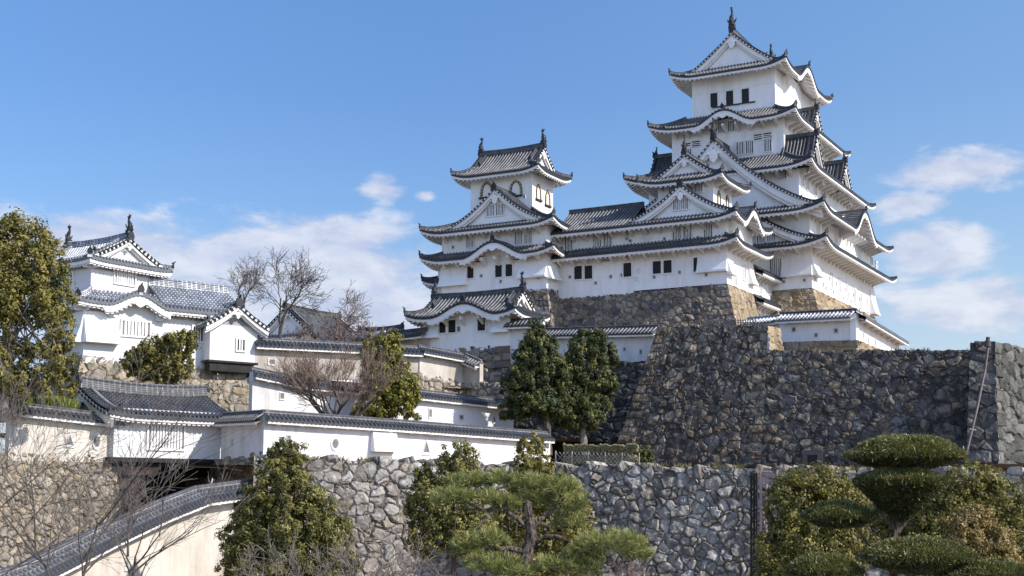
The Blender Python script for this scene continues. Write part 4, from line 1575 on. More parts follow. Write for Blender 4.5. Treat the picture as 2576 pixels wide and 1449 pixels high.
# dark rampart: runs parallel to the keep's left face
dTL = P(1655, 822, 128.0)
dirR = np.array([.877, -.48])
def along(px, py):
    """point of the dark rampart's top line seen at (px, py)"""
    sf = SF(dTL[:2], dirR, (.48, .877))
    s, z = sf.hit(px, py)
    return sf.w(s, 0, z)
DB = 12 + (1250 - 1172) / FPX * 122            # terrace level at its foot
def battered(p, zb, k=.26):
    q = p.copy(); q[2] = zb
    q[:2] -= np.array([.48, .877]) * (p[2] - zb) * k
    return q
d1, d2, d3 = along(1655, 822), along(1932, 815), along(1932, 881)
d4 = along(2496, 881)
KB = .22
out_ = np.array([.48, .877])
q1 = battered(d1, DB - 1.0, KB); q1[:2] -= dirR * 4.2
d3p = battered(d2, d3[2], KB)
d4[:2] -= out_ * (d2[2] - d3[2]) * KB
qm = battered(d2, DB - 1.0, KB)
q4 = battered(d4, DB - 1.0, KB)
off3 = np.array([dirR[0], dirR[1], 0]) * .35 - np.array([out_[0], out_[1], 0]) * .03
stone_wall('dark_rampart', 'huge dark lichen-covered stone rampart at right, below the white keep', M['st_dark'],
           [(d1, d2, q1, qm, dict(blocks=(1, 1), pick=True)), (d3p - off3, d4, qm - off3, q4, dict(seed=91, jag=.10))],
           cw=.98, ch=.82, seed=55, jag=.14, res=.08, small=1.1, cap=3.0)
d2b = d2 + np.array([.48, .877, 0]) * 4.0
stone_wall('rampart_step', 'small sunlit tan stone side where the dark rampart steps down', M['st_tan'],
           [(d2 - np.array([.48, .877, 0]) * .05, d2b, d3p + np.array([dirR[0], dirR[1], 0]) * .35, d3p + np.array([dirR[0], dirR[1], 0]) * .35 + np.array([.48, .877, 0]) * 4, dict())],
           cw=.8, ch=.8, seed=61, relief=.12, jag=.06, res=.07, cap=2.0, blocks=(1, 0))
# left return of the rampart, in shade, under the white wall
w1r = P(1652, 906, 132.5)
w1l = w1r - np.array([dirR[0], dirR[1], 0]) * 17.5
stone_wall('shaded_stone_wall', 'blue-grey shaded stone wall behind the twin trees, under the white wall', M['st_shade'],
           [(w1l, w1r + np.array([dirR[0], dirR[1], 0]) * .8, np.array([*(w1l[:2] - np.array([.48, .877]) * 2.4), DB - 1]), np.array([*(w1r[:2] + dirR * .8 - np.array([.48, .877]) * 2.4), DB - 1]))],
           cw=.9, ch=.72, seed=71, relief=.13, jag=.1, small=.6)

# right-hand rampart corner, nearer
bC = P(2503, 858, 110.0)
bLp = SF(bC[:2], dirR, (.48, .877))
sl0, zl0 = bLp.hit(2440, 862)
b_l = bLp.w(sl0, 0, bC[2]); b_r = bC + np.array([.62, .785, 0]) * 14
b_r[2] = bC[2] + .2
def bfoot(p, outx):
    q = p.copy(); q[2] = DB - 1
    q[:2] += outx
    return q
o_c = np.array([-1.0, -2.6])
stone_wall('block_rampart', 'nearer rampart corner of big squared grey blocks at right edge', M['st_block'],
           [(b_l, bC, bfoot(b_l, np.array([-1.6, -2.6])), bfoot(bC, o_c)), (bC, b_r, bfoot(bC, o_c), bfoot(b_r, np.array([1.6, -1.6])), dict(blocks=(1, 0)))],
           cw=1.6, ch=.95, relief=.13, seed=83, jag=.05, small=.15, bh=1.05, res=.08, warp=.12)

# pale front rampart: two faces meeting at a shallow angle
FB = 3.0
f1, f2 = P(640, 1150, 91.0), P(1395, 1168, 99.0)
f3 = P(2640, 1186, 84.0)
def ffoot(p, n, k=.22):
    q = p.copy(); q[2] = FB
    q[:2] += np.array(n) * (p[2] - FB) * k
    return q
fm1, fm2 = P(1170, 1153, 96.6), P(1172, 1153, 96.6)
stone_wall('pale_rampart', 'sunlit pale stone rampart below the white wall, behind the round conical tree', M['st_front'],
           [(f1, f2, ffoot(f1, (.1, -1)), ffoot(f2, (.1, -1)))], cw=.92, ch=.78, relief=.17, seed=101, jag=.3, res=.065, small=1.0, cap=2.5)
stone_wall('grey_rampart', 'pale grey stone rampart in shade along the lower right, below the hedge', M['st_front'],
           [(f2, f3, ffoot(f2, (-.5, -.85)), ffoot(f3, (-.5, -.85)))], cw=.90, ch=.76, relief=.16, seed=131, jag=.3, res=.065, small=1.0, cap=2.5)

M['gravel'] = simple('pale_gravel', (.30, .27, .22), .95, .3, .6, .2)
# ------------------------------------------------------------------ ground and terraces
def flat(name, pts, z, mat, th=.0):
    mb = MB()
    mb.poly([(x, y, z) for x, y in pts])
    return struct(name, mb, mat)


def ground_sheet():
    n = 90
    xs = np.concatenate([-np.geomspace(3000, 80, 14), np.linspace(-70, 70, 60), np.geomspace(80, 3000, 14)])
    ys = np.concatenate([-np.geomspace(800, 30, 8), np.linspace(-20, 90, 50), np.geomspace(95, 4000, 22)])
    X, Y = np.meshgrid(xs, ys)
    Z = 10.2 - 6.4 * smooth(Y, 8, 62) + (vnoise(X, Y, .11, 3) - .5) * .8 + (vnoise(X, Y, .5, 4) - .5) * .25
    Z = np.where(Y > 95, 3.5, Z)
    mb = MB()
    mb.grid(np.stack([X, Y, Z], -1))
    return struct('ground', mb, M['gravel'])


ground_sheet()
zt1 = f2[2] - .1
flat('lower_terrace', [(f1[0] - 6, f1[1] + 2.0), (f2[0], f2[1] + 2.0), (f3[0] + 20, f3[1] + 1.5), (75, 150), (-10, 150), (-30, 112)], zt1 - .05, M['soil'])
# ------------------------------------------------------------------ roofed plaster walls (the long ones on the slopes)
class WallRun:
    def __init__(self, name, label, pts, thick=.55, rw=.85, drop=.62, wall='plaster_wall', tile='tile_wall', ridge='ridge_wall', pitch=.36, bst=1.9, cat='plaster wall', rh=.22, eave_h=.16, hook=True):
        """pts: (px, py of the ridge line, Y, py of the wall foot)"""
        top = [P(a, b, Y) for a, b, Y, c in pts]
        bot = [P(a, c, Y)[2] for a, b, Y, c in pts]
        self.root = thing(name, label, cat, [top[0][0], top[0][1], bot[0]])
        self.seg = []
        Wm, T, E, Rg = MB(), MB(), MB(), MB()
        for i in range(len(top) - 1):
            p, q = top[i], top[i + 1]
            d = (q - p)[:2]; L = np.linalg.norm(d); d = d / L
            nrm = np.array([-d[1], d[0]])
            if nrm @ (p[:2] - CAM[:2]) < 0: nrm = -nrm
            sf = SF(p[:2], d, nrm)
            zr = lambda s, p=p, q=q, L=L: p[2] + (q[2] - p[2]) * s / L
            zb = lambda s, i=i, L=L: bot[i] + (bot[i + 1] - bot[i]) * s / L
            self.seg.append((sf, L, zr, zb))
            # body
            b4 = [sf.w(s, n, zb(s) - .5) for s, n in ((0, 0), (L, 0), (L, thick), (0, thick))]
            t4 = [sf.w(s, n, zr(s) - drop * .55) for s, n in ((0, 0), (L, 0), (L, thick), (0, thick))]
            Wm.hexa(np.array(b4), np.array(t4))
            # roof: two tiled slopes
            back = SF(sf.w(0, thick, 0), d, -nrm)
            for g, e in ((sf, 1), (back, -1)):
                D = rw + thick / 2
                slope(T, g, 0, L, -rw, lambda s, dd: zr(s) - .12 - drop * (1 - dd / D) ** 1.1, lambda s: np.full_like(s, D), pitch, rows=4, lip=.15, hs=.75)
                n = -rw + .07
                k = max(2, int(L / 1.5))
                s = np.linspace(0, L, k + 1)
                ze = zr(s) - .12 - drop - .15
                E.grid(np.stack([g.W(s, n, ze + .06), g.W(s, n, ze - eave_h), g.W(s, n + .2, ze - eave_h), g.W(s, n + .24, ze + .0), g.W(s, 0 + 0 * s, ze + .16)]))
            # ridge
            s = np.linspace(0, L, max(3, int(L / .8)))
            Rg.sweep(sf.W(s, thick / 2, zr(s) - .12), ridge_prof(.34, rh))
            # under-eave arms
            nb = int(L / bst)
            for j in range(nb):
                c = (j + .5) * L / nb
                me = SHARED.setdefault(('wb', round(rw, 2)), mk_wb(rw))
                o = obj('bracket', me, M['eave'], self.root)
                o.matrix_basis = sf.mat(c, 0, zr(c) - .12 - drop - .2)
        obj('wall', Wm, M[wall], self.root)
        r = obj('roof', T, M[tile], self.root)
        obj('eave', E, M['eave'], r)
        obj('ridge', Rg, M[ridge], r)
        self.roof = r
        self.rw, self.thick = rw, thick

    def loop(self, seg, px, py, w=.3, h=.38, shape='rect'):
        sf = self.seg[seg][0]
        s, z = sf.hit(px, py, 0)
        me = SHARED.setdefault(('lp', w, h, shape), hole_mesh(w, h, shape))
        o = obj('loophole', me, None, self.root)
        o.matrix_basis = sf.mat(s, 0, z)

    def end(self, i, pent=True):
        """closing gable and end tile"""
        sf, L, zr, zb = self.seg[i]
        s = 0 if i == 0 else L
        mo = MB()
        oni(mo, sf.w(s, self.thick / 2, zr(s) + .05), (-sf.S[:2] if s == 0 else sf.S[:2]), .7)
        obj('ridge_end_tile', mo, M['dark_tile'], self.roof)


def mk_wb(rw):
    m = MB()
    m.box(ID, -.1, .1, -rw + .12, .02, -.16, .04)
    return mk(m, M['eave'], 'bracket')


def hole_mesh(w, h, shape):
    m, f = MB(), None
    if shape == 'round': pts = [(w / 2 * cos(t), h / 2 * sin(t)) for t in np.arange(16) * pi / 8]
    elif shape == 'tri': pts = [(-w / 2, -h / 2), (w / 2, -h / 2), (0, h / 2)]
    else: pts = [(-w / 2, -h / 2), (w / 2, -h / 2), (w / 2, h / 2), (-w / 2, h / 2)]
    k = len(pts)
    g = 1.28
    out = [(x * g, y * g) for x, y in pts]
    A = np.array([ID.w(x, -.07, z) for x, z in out]); B = np.array([ID.w(x, -.07, z) for x, z in pts])
    C = np.array([ID.w(x * .8, -.01, z * .8) for x, z in pts]); D = np.array([ID.w(x, .02, z) for x, z in out])
    i = m.add(np.vstack([D, A, B, C]))
    for r in range(3):
        m.quads([[i + r * k + j, i + r * k + (j + 1) % k, i + (r + 1) * k + (j + 1) % k, i + (r + 1) * k + j] for j in range(k)])
    m.face(range(i + 3 * k, i + 4 * k))
    me = m.mesh('loophole')
    me.materials.append(M['plaster_new']); me.materials.append(M['loop'])
    c = me.polygons[len(me.polygons) - 1]
    best = max(me.polygons, key=lambda p: p.area if abs(p.center.y + .01) < .003 else -1)
    best.material_index = 1
    return me


# front wall by the gate
W4 = WallRun('front_plaster_wall', 'long sunlit white plaster wall with tiled roof, standing on the pale stone rampart',
             [(665, 1033, 97.0, 1136), (1000, 1057, 104.5, 1150), (1384, 1088, 115.5, 1163)], wall='plaster_wall', rw=.62, drop=.52)
W4.loop(0, 843, 1117, .62, .82, 'round'); W4.loop(0, 726, 1101, .32, .3); W4.loop(1, 1072, 1125, .72, 1.0, 'tri'); W4.end(1)
sf, L, zr, zb = W4.seg[0]
s0, z0 = sf.hit(932, 1086); s1, z1 = sf.hit(991, 1134)
mb = MB()
if s0 > s1: s0, s1 = s1, s0
mb.prism(sf, s0, s1, [(.05, z0), (-.35, z0), (-.62, z1 + .08), (-.62, z1 - .1), (.05, z1 - .1)])
obj('stone_drop_bay', mb, M['plaster'], W4.root)
W4b = WallRun('return_plaster_wall', 'short shaded white wall joining the gatehouse to the long front wall',
              [(558, 1040, 102.6, 1140), (664, 1033, 97.0, 1142)], rw=.8, drop=.6, tile='tile', pitch=.36)
W4b.loop(0, 585, 1113, .26, .42)

# wall left of the gatehouse
G2 = WallRun('left_plaster_wall', 'cream sunlit plaster wall with a round loophole, left of the gatehouse',
             [(26, 1012, 91.5, 1140), (305, 1046, 97.3, 1146)], wall='plaster_cream', rw=.62, drop=.5)
G2.loop(0, 243, 1111, .55, .95, 'round'); G2.loop(0, 175, 1108, .6, .8, 'tri')
G2.end(0)

# second wall up the slope
W3 = WallRun('middle_plaster_wall', 'white plaster wall higher up the slope, behind the bare brown tree',
             [(636, 924, 107.5, 1046), (770, 953, 110.5, 1062), (1061, 981, 118.0, 1085), (1292, 1008, 125.5, 1096)], rw=.64, drop=.54, wall='plaster_wall')
W3.loop(0, 709, 997, .36, .5); W3.loop(2, 1082, 1040, .3, .75); W3.loop(2, 1161, 1050, .5, .42); W3.loop(2, 1243, 1056, .2, .6)

# third wall
W2 = WallRun('stained_plaster_wall', 'brown-stained plaster wall with dark loopholes beside the white annex',
             [(640, 850, 122.0, 938), (1058, 872, 131.0, 944)], rw=.75, drop=.62, wall='plaster_old', tile='tile', pitch=.42)
W2.loop(0, 684, 911, .6, .5); W2.loop(0, 769, 913, .45, .7)
W2b = WallRun('beige_plaster_wall', 'sunlit beige plaster wall with rounded tiled roof below the brown stone base',
              [(1056, 868, 130.8, 938), (1168, 889, 134.2, 960), (1207, 906, 133.0, 968)], rw=.8, drop=.58, wall='plaster_cream')
W2b.loop(0, 1068, 897, .4, .4)

# wall below the corridor base
s_l = P(1650, 822, 133.5)
W1 = WallRun('upper_plaster_wall', 'white plaster wall below the corridor base, half hidden by the twin trees',
             [(1345, 827, 141.7, 916), (1654, 818, 133.0, 906)], rw=1.0, drop=.75, tile='tile', pitch=.42, ridge='ridge')
W1.loop(0, 1571, 879, .3, .4); W1.loop(0, 1612, 886, .3, .55)
W1b = WallRun('stepped_plaster_wall', 'tall white wall piece right of the low turret, roof one step higher',
              [(1276, 803, 143.0, 920), (1366, 799, 141.3, 918)], rw=1.0, drop=.75, tile='tile', pitch=.42, ridge='ridge')
W1b.loop(0, 1311, 895, .3, .4)
W0 = WallRun('background_plaster_wall', 'dark roofed wall in shade left of the low turret',
             [(972, 836, 150.0, 900), (1072, 824, 147.0, 900)], rw=1.0, drop=.8, tile='tile', pitch=.42, ridge='ridge', wall='plaster_old')

# wall at the foot of the main keep
RW1 = WallRun('keep_foot_wall', 'white wall with pale striped tiled roof at the foot of the tallest keep',
              [(1876, 800, 134.5, 880), (1962, 792, 131.2, 880)], rw=1.0, drop=.62, tile='tile_new', pitch=.42, ridge='ridge_new', wall='plaster')
RW2 = WallRun('keep_corner_wall', 'white wall turning the corner in front of the tallest keep, sloping away at right',
              [(1962, 787, 130.2, 862), (2152, 777, 124.5, 855), (2262, 844, 138.5, 900)], rw=1.0, drop=.72, tile='tile_new', pitch=.42, ridge='ridge', wall='plaster')
RW2.loop(0, 1997, 829, .42, .42); RW2.loop(0, 2103, 832, .42, .42); RW2.loop(0, 2053, 843, .34, .34)
for px, py in ((2159, 840), (2171, 845), (2184, 858), (2202, 862)): RW2.loop(1, px, py, .3, .5)
rb = RW2.seg[0][0].off(-.16)
z_ = RW2.seg[0][3](0) + .05
L0 = RW2.seg[0][1]
stone_wall('keep_wall_footing', 'low tan stone footing under the white corner wall', M['st_tan'],
           [(rb.w(0, 0, z_), rb.w(L0 + .05, 0, RW2.seg[0][3](L0)), rb.w(0, -.25, z_ - 2.6), rb.w(L0 + .25, -.25, z_ - 2.6), dict(blocks=(0, 1))),
            (RW2.seg[1][0].off(-.16).w(-.05, 0, RW2.seg[0][3](L0)), RW2.seg[1][0].off(-.16).w(10, 0, RW2.seg[1][3](10)), RW2.seg[1][0].off(-.4).w(-.25, 0, z_ - 2.6), RW2.seg[1][0].off(-.4).w(10, 0, z_ - 2.6), dict())],
           cw=1.3, ch=.7, seed=151, jag=0, relief=.08, res=.1)

# descending wall in the left foreground
DL = WallRun('descending_plaster_wall', 'tiled wall stepping downhill in the left foreground, behind bare branches',
             [(640, 1208, 92.0, 1460), (500, 1226, 88.5, 1480), (395, 1266, 84.5, 1510), (262, 1326, 79.5, 1580), (64, 1422, 72.5, 1680), (-120, 1480, 67.0, 1760)], rw=.88, drop=.8, wall='plaster_cream', pitch=.36, rh=.24)
DL.loop(3, 318, 1400, .4, .9, 'tri') if False else DL.loop(2, 318, 1412, .4, .9, 'tri')
# ------------------------------------------------------------------ gatehouse
G_d = np.array([.66, .75])
g0 = P(286, 1100, 96.3)
FG = Frame(g0[:2], (-.75, .66), G_d)          # 'R' face (along eR) looks at the camera
sG = FG.R(0)
gw = sG.hit(562, 1100)[0]
zgb = sG.hit(420, 1153)[1]
zge = sG.hit(430, 1050)[1]
zgr = FG.R(3.0).hit(380, 966)[1] - .75
print('gate', gw, zge - zgb, zgr - zge)
GT = Bld('gatehouse', 'white gatehouse with barred window above a dark timber gateway', 'gatehouse', [*g0[:2], zgb - 4], FG, tile='tile_wall', ridge='ridge_wall', wall='plaster_new')
dep = 6.0
GT.walls((0, dep, 0, gw), zgb, zge + .5)
T, E = MB(), MB()
og = 1.0
rl0, rl1 = -1.1, gw + .5
Hg = zgr - zge
Dg_ = dep / 2 + og
pf = lambda d: Hg * (.62 * d / Dg_ + .38 * (d / Dg_) ** 2)
for sf in (FG.R(0), FG.L2(dep)):
    slope(T, sf, rl0, rl1, -og, lambda s, d: zge + pf(d) + .25 * np.clip(1 - (rl1 - s) / 3, 0, 1) ** 2 + .25 * np.clip(1 - (s - rl0) / 3, 0, 1) ** 2, lambda s: np.full_like(s, Dg_), .37, rows=10)
    eave(E, sf, rl0 + .2, rl1 - .1, -og, lambda s: zge + .25 * np.clip(1 - (rl1 - s) / 3, 0, 1) ** 2 + .25 * np.clip(1 - (s - rl0) / 3, 0, 1) ** 2, lambda s: np.full_like(s, zge - .1), dent=.42, fas=.2)
rf = obj('roof', T, GT.tile, GT.root)
obj('eave', E, M['eave'], rf)
sg = FG.L(0)
zt = lambda x: zge + pf(np.clip(Dg_ - x, 0, Dg_))
gable_wall(rf, sg, dep / 2, dep / 2 + .1, zt, 0.0, zge - .3, mat=M['plaster'])
bargeboard(None, rf, sg, dep / 2, Dg_ - .05, zt, rl0 + .05, th=.42)
verge(rf, sg, dep / 2, Dg_, zt, rl0)
gegyo(rf, sg, dep / 2, zgr - .75, rl0 - .02, .6)
mb = MB()
mb.sweep(sG.W(np.linspace(rl0, rl1, 24), np.full(24, dep / 2), zgr + .1 + .25 * (np.linspace(-1, 1, 24)) ** 2), ridge_prof(.5, .62))
obj('ridge', mb, M['ridge_gate'], rf)
for s_, dd in ((rl0 - .05, -1), (rl1 + .05, 1)):
    mo = MB()
    oni(mo, sG.w(s_, dep / 2, zgr + .55), G_d * dd, 1.05)
    obj('ridge_end_tile', mo, M['dark_tile'], rf)
hipx = [sG.w(rl0 + .9, n, zge + pf(n + og) + .08) for n in np.linspace(-og + .1, dep / 2 - .3, 8)]
hip(rf, hipx, .34, .3, .7, M['ridge_wall'])
GT.window(sG, 417, 1100, 3.3, 1.95, 11, 'slat')
# timber gateway below
mb = MB()
mb.box(sG, -.3, gw + .1, -.12, dep + .1, zgb - .32, zgb + .0)
obj('floor_beam', mb, M['wood_dark'], GT.root)
mb = MB()
mb.box(sG, .2, gw, .35, .8, zgb - 1.35, zgb - .33)
obj('lintel', mb, M['wood_dark'], GT.root)
for px, w in ((344, .62), (490, .5)):
    s, _ = sG.hit(px, 1200)
    mb = MB()
    mb.box(sG, s - w / 2, s + w / 2, .1, .8, zgb - 6.0, zgb - 1.3)
    obj('post', mb, M['wood'], GT.root)
mb = MB()
s, _ = sG.hit(344, 1200)
mb.box(sG, s - 1.0, s + 1.3, -.05, .3, zgb - 1.25, zgb - .9)
obj('bracket_beam', mb, M['wood'], GT.root)
mb = MB()
mb.box(sG, s - 1.7, s - .36, .3, .7, zgb - 2.1, zgb - 1.5)
obj('bracket_beam', mb, M['wood'], GT.root)
mb = MB()
mb.box(sG, s - 1.6, s - .4, .3, .7, zgb - 4.4, zgb - 4.1)
obj('bracket_beam', mb, M['wood'], GT.root)
mb = MB()
mb.box(sG, s + .3, gw - .3, 3.2, 3.5, zgb - 6, zgb - 1.0)
mb.box(sG, 4.6, 4.8, 3.05, 3.2, zgb - 6, zgb - 1.0)
for k in range(3):
    mb.box(sG, s + .4, gw - .4, 3.08, 3.2, zgb - 5.6 + k * 1.6, zgb - 5.35 + k * 1.6)
obj('gate_door', mb, M['wood_dark'], GT.root)

# stone bases either side of the gateway
gp = lambda s, n, z: sG.w(s, n, z)
sE, zE = sG.hit(552, 1152, -.1)
e0 = gp(sE - .1, -.25, zE - .2)
e1 = W4b.seg[0][0].w(W4b.seg[0][1], -.05, W4b.seg[0][3](W4b.seg[0][1]))
ex0 = gp(sE - .4, -.1, zE - .15)
stone_wall('gate_right_base', 'brown stone base right of the gateway, under the short shaded wall', M['st_warm'],
           [(ex0, e1, np.array([*gp(sE - 1.7, -.5, 0)[:2], 8.0]), np.array([*(e1[:2] + np.array([.3, -1.4])), 8.0])),
            (gp(sE - .4, 5, zE - .15), ex0, np.array([*gp(sE - 1.7, 5, 0)[:2], 8.0]), np.array([*gp(sE - 1.7, -.5, 0)[:2], 8.0]))], cw=.85, ch=.7, seed=171, relief=.12, jag=.2, res=.075)
h0 = G2.seg[0]
l0 = h0[0].w(-1.5, -.05, h0[3](-1.5)); l1 = h0[0].w(h0[1] - .3, -.05, h0[3](h0[1]))
stone_wall('gate_left_base', 'warm-coloured stone rampart left of the gateway, seen through bare branches', M['st_warm'],
           [(l0, l1, np.array([l0[0] - .5, l0[1] - 2, 3.0]), np.array([l1[0] + 1.6, l1[1] - 1.2, 3.0])),
            (l1, l1 + np.array([-1.5, 5.5, 0]), np.array([l1[0] + 1.6, l1[1] - 1.2, 3.0]), np.array([l1[0] + .2, l1[1] + 5, 3.0])),
            (l0 + np.array([-14, 9, 0]), l0, l0 + np.array([-15, 8, -9]), np.array([l0[0] - .5, l0[1] - 2, 3.0]))], cw=.56, ch=.52, seed=181, relief=.13, jag=.1, res=.07, small=.8)
mb = MB()
mb.poly([(l0[0] - 20, l0[1] + 1, l0[2] - .3), (l1[0], l1[1] + .3, l1[2] - .3), (l1[0] - 3, l1[1] + 14, l1[2] - .3), (l0[0] - 30, l0[1] + 20, l0[2] - .3)])
struct('gate_terrace', mb, M['grass'])
# path through the gate
mb = MB()
mb.poly([(-40, 70, 3.6), (-5, 80, 4.4), (-8, 110, zgb - 6), (-40, 110, zgb - 6)])
struct('path', mb, M['soil'])

# ------------------------------------------------------------------ left turret (freshly plastered)
T_d = np.array([.76, .65]); T_l = np.array([-.65, .76])
t0 = P(209, 885, 113.0)
FT = Frame(t0[:2], T_l, T_d)                  # R face looks at the camera, L2.. hidden
sT = FT.R(0)
zt0 = sT.hit(330, 905)[1]
tw = sT.hit(524, 850)[0]
zl1 = FT.R(-1.0).hit(240, 757)[1]
iu = .9
uw = FT.R(iu).hit(397, 690)[0]
u0 = FT.R(iu).w(FT.R(iu).hit(228, 725)[0], 0, 0)
FT2 = Frame(u0[:2], (-.83, .56), (.56, .83))
uw2 = FT2.R(0).hit(397, 690)[0]
zl2 = FT2.R(-.95).hit(330, 664)[1]
td = 8.5
ridz = FT2.R(0).hit(317, 603)[1]
print('turret', tw, zl1 - zt0, uw, zl2 - zt0, ridz - zl2)
TT = Bld('left_turret', 'dazzling white two-storey turret with snow-pale tiled roofs at left', 'turret', [*t0[:2], zt0], FT, tile='tile_new', ridge='ridge_new', wall='plaster_new')
RT1 = (0, td, 0, tw)
TT.walls(RT1, zt0 - .6, zl1 + .6)
RT2 = (0, 7.6, 0, uw2)
TT.fr = FT2
TT.walls(RT2, zl1, zl2 + .5)
TT.fr = FT
kT = FT.R(-1.0).hit(354, 745)[0]
og1 = 1.05
TT.skirt(RT1, og1, zl1, iu, zl1 + (og1 + iu) * .62, 'L R', lift=.2, opens={'R': (True, False)}, bumps={'R': [(kT, 2.9, 1.05)]}, dent=.4, pitch=.36, fas=.22, soff=.1)
TT.fr = FT2
TT.irimoya(RT2, .95, zl2, ridz - zl2, 'L', gi=.1, lift=.16, rh=.5, fk=.72, barge=.3, gk=.0 or .35, pitch=.36, dent=.4, soff=.1, sag=.3)
TT.fr = FT
# single-storey right half: roof ridge parallel to the front
T, E = MB(), MB()
zq = FT.R(2.6).hit(480, 725)[1]
sq0, sq1 = uw - .1, FT.R(2.6).hit(575, 735)[0]
Dq = 2.6 + og1 + .1
for sf in (FT.R(0),):
    slope(T, sf, sq0, sq1, -og1 + .002, lambda s, d: zl1 + .004 + (zq - zl1) * d / Dq, lambda s: np.full_like(s, Dq), .36, rows=8, dminf=lambda s: np.full_like(s, 0.0))
sfb = FT.L2(5.4)
slope(T, sfb, sq0, sq1, -og1, lambda s, d: zl1 + (zq - zl1) * d / Dq, lambda s: np.full_like(s, 2.7 + og1), .36, rows=6)
rr = obj('roof', T, TT.tile, TT.root)
mb = MB()
mb.sweep(sT.W(np.linspace(sq0, sq1, 14), np.full(14, 2.65), np.full(14, zq + .05)), ridge_prof(.5, .55))
obj('ridge', mb, M['ridge_new'], rr)
TT.drop_bay(sT, -.05, sT.hit(296, 800)[0], zl1 - .75, sT.hit(250, 858)[1], .75, .2)
TT.drop_bay(FT.L(0), -.05, 3.6, zl1 - .75, sT.hit(250, 858)[1], .75, .2)
TT.window(sT, 341, 827, 2.75, 1.45, 7, 'slat')
TT.window(FT2.R(0), 313, 698, 2.35, 1.35, 8, 'slat')
TT.window(sT, 497, 840, 1.2, 1.5, 3, 'slat')
TT.window(FT2.L(0), 166, 707, 2.0, 1.5, 5, 'slat')
mb = MB()
for c in (kT - 2.2, kT + 2.2): mb.box(sT, c - .35, c + .35, -.35, .02, zl1 - 1.1, zl1 - .55)
obj('bracket', mb, M['plaster_new'], TT.root)

# annex with its gable towards the camera
an = sT.w(tw, -1.4, 0)
FA = Frame(an[:2], T_l, T_d)
sA_ = FA.R(0)
aw0 = sA_.hit(528, 860)[0]; aw1 = sA_.hit(647, 860)[0]
za0 = sA_.hit(590, 909)[1]; zae = sA_.hit(650, 822)[1]; zar = sA_.hit(597, 766, -.7)[1]
print('annex', aw0, aw1, zae - za0, zar - zae)
AX = Bld('gabled_annex', 'small white gabled annex overhanging the stone wall on dark beams', 'turret', [*an[:2], za0], FA, tile='tile_new', ridge='ridge_new', wall='plaster_new')
ac = (aw0 + aw1) / 2
hwA = (aw1 - aw0) / 2 + .75
AX.walls((0, 4.5, aw0, aw1), za0, zae + .6)
zAx = lambda x: zar - (zar - zae + .25) * (.75 * x / hwA + .25 * (1 - (1 - np.clip(x / hwA, 0, 1)) ** 2))
AX.dormer(sA_, ac, hwA, zae - .25, zar, -.75, 4.6, wall_in=.75, flare=.25, barge=.34, rh=.34, gk=.5, pitch=.36, gz=zae - .1)
AX.window(sA_, 605, 868, .95, 1.15, 2, 'slat')
mb = MB()
mb.box(sA_, aw0 - .1, aw1 + .1, -.1, 4.5, za0 - .18, za0)
mb.box(sA_, aw0 + .1, aw1 - .3, .1, 1.0, za0 - .95, za0 - .18)
obj('floor_beam', mb, M['wood_dark'], AX.root)

# stone base of the turret
b0 = sT.w(-.1, -.05, zt0 + .1); b1 = sT.w(tw + 1.0, -.05, sT.hit(560, 925)[1])
b2 = sA_.w(aw1 + .2, .9, sA_.hit(632, 930)[1])
stone_wall('turret_stone_base', 'sunlit golden stone base under the left turret and annex', M['st_warm'],
           [(b0, b1, b0 + np.array([-.6, -1.6, -5.5]), b1 + np.array([.6, -1.8, -5.0])), (b1, b2, b1 + np.array([.6, -1.8, -5.0]), b2 + np.array([.7, -1.6, -5.0]), dict(blocks=(0, 1))),
            (b0 + np.array([T_l[0], T_l[1], 0]) * 8, b0, b0 + np.array([T_l[0], T_l[1], 0]) * 8 + np.array([-1.2, -.6, -5.5]), b0 + np.array([-.6, -1.6, -5.5]))],
           cw=1.0, ch=.8, seed=191, relief=.13, jag=.05, res=.08, small=.5)
# footing stones of the middle wall
m0 = W3.seg[0]; m1 = W3.seg[1]
k0 = m0[0].w(-.4, -.06, m0[3](0) + .1); k1 = m0[0].w(m0[1], -.06, m0[3](m0[1]) + .05); k2 = m1[0].w(m1[1], -.06, m1[3](m1[1]) + .1)
stone_wall('middle_wall_footing', 'low rough tan stone footing under the middle plaster wall', M['st_warm'],
           [(k0, k1, k0 + np.array([.3, -.7, -3]), k1 + np.array([.3, -.7, -3])), (k1, k2, k1 + np.array([.3, -.7, -3]), k2 + np.array([.3, -.7, -3]))], cw=1.1, ch=.7, seed=201, relief=.13, jag=.35, res=.08)
k0 = W2b.seg[0]
e0 = k0[0].w(-1.0, -.05, k0[3](0)); e1 = k0[0].w(k0[1], -.05, k0[3](k0[1])); k1 = W2b.seg[1]; e2 = k1[0].w(k1[1] + 4.0, -.05, k1[3](k1[1]))
stone_wall('beige_wall_footing', 'rough stone bank below the beige wall, partly in shadow', M['st_warm'],
           [(e0, e1, e0 + np.array([.4, -.8, -4]), e1 + np.array([.4, -.8, -4])), (e1, e2, e1 + np.array([.4, -.8, -4]), e2 + np.array([-.4, -.8, -4]))], cw=.7, ch=.6, seed=211, relief=.14, jag=.2, res=.08, small=.8)

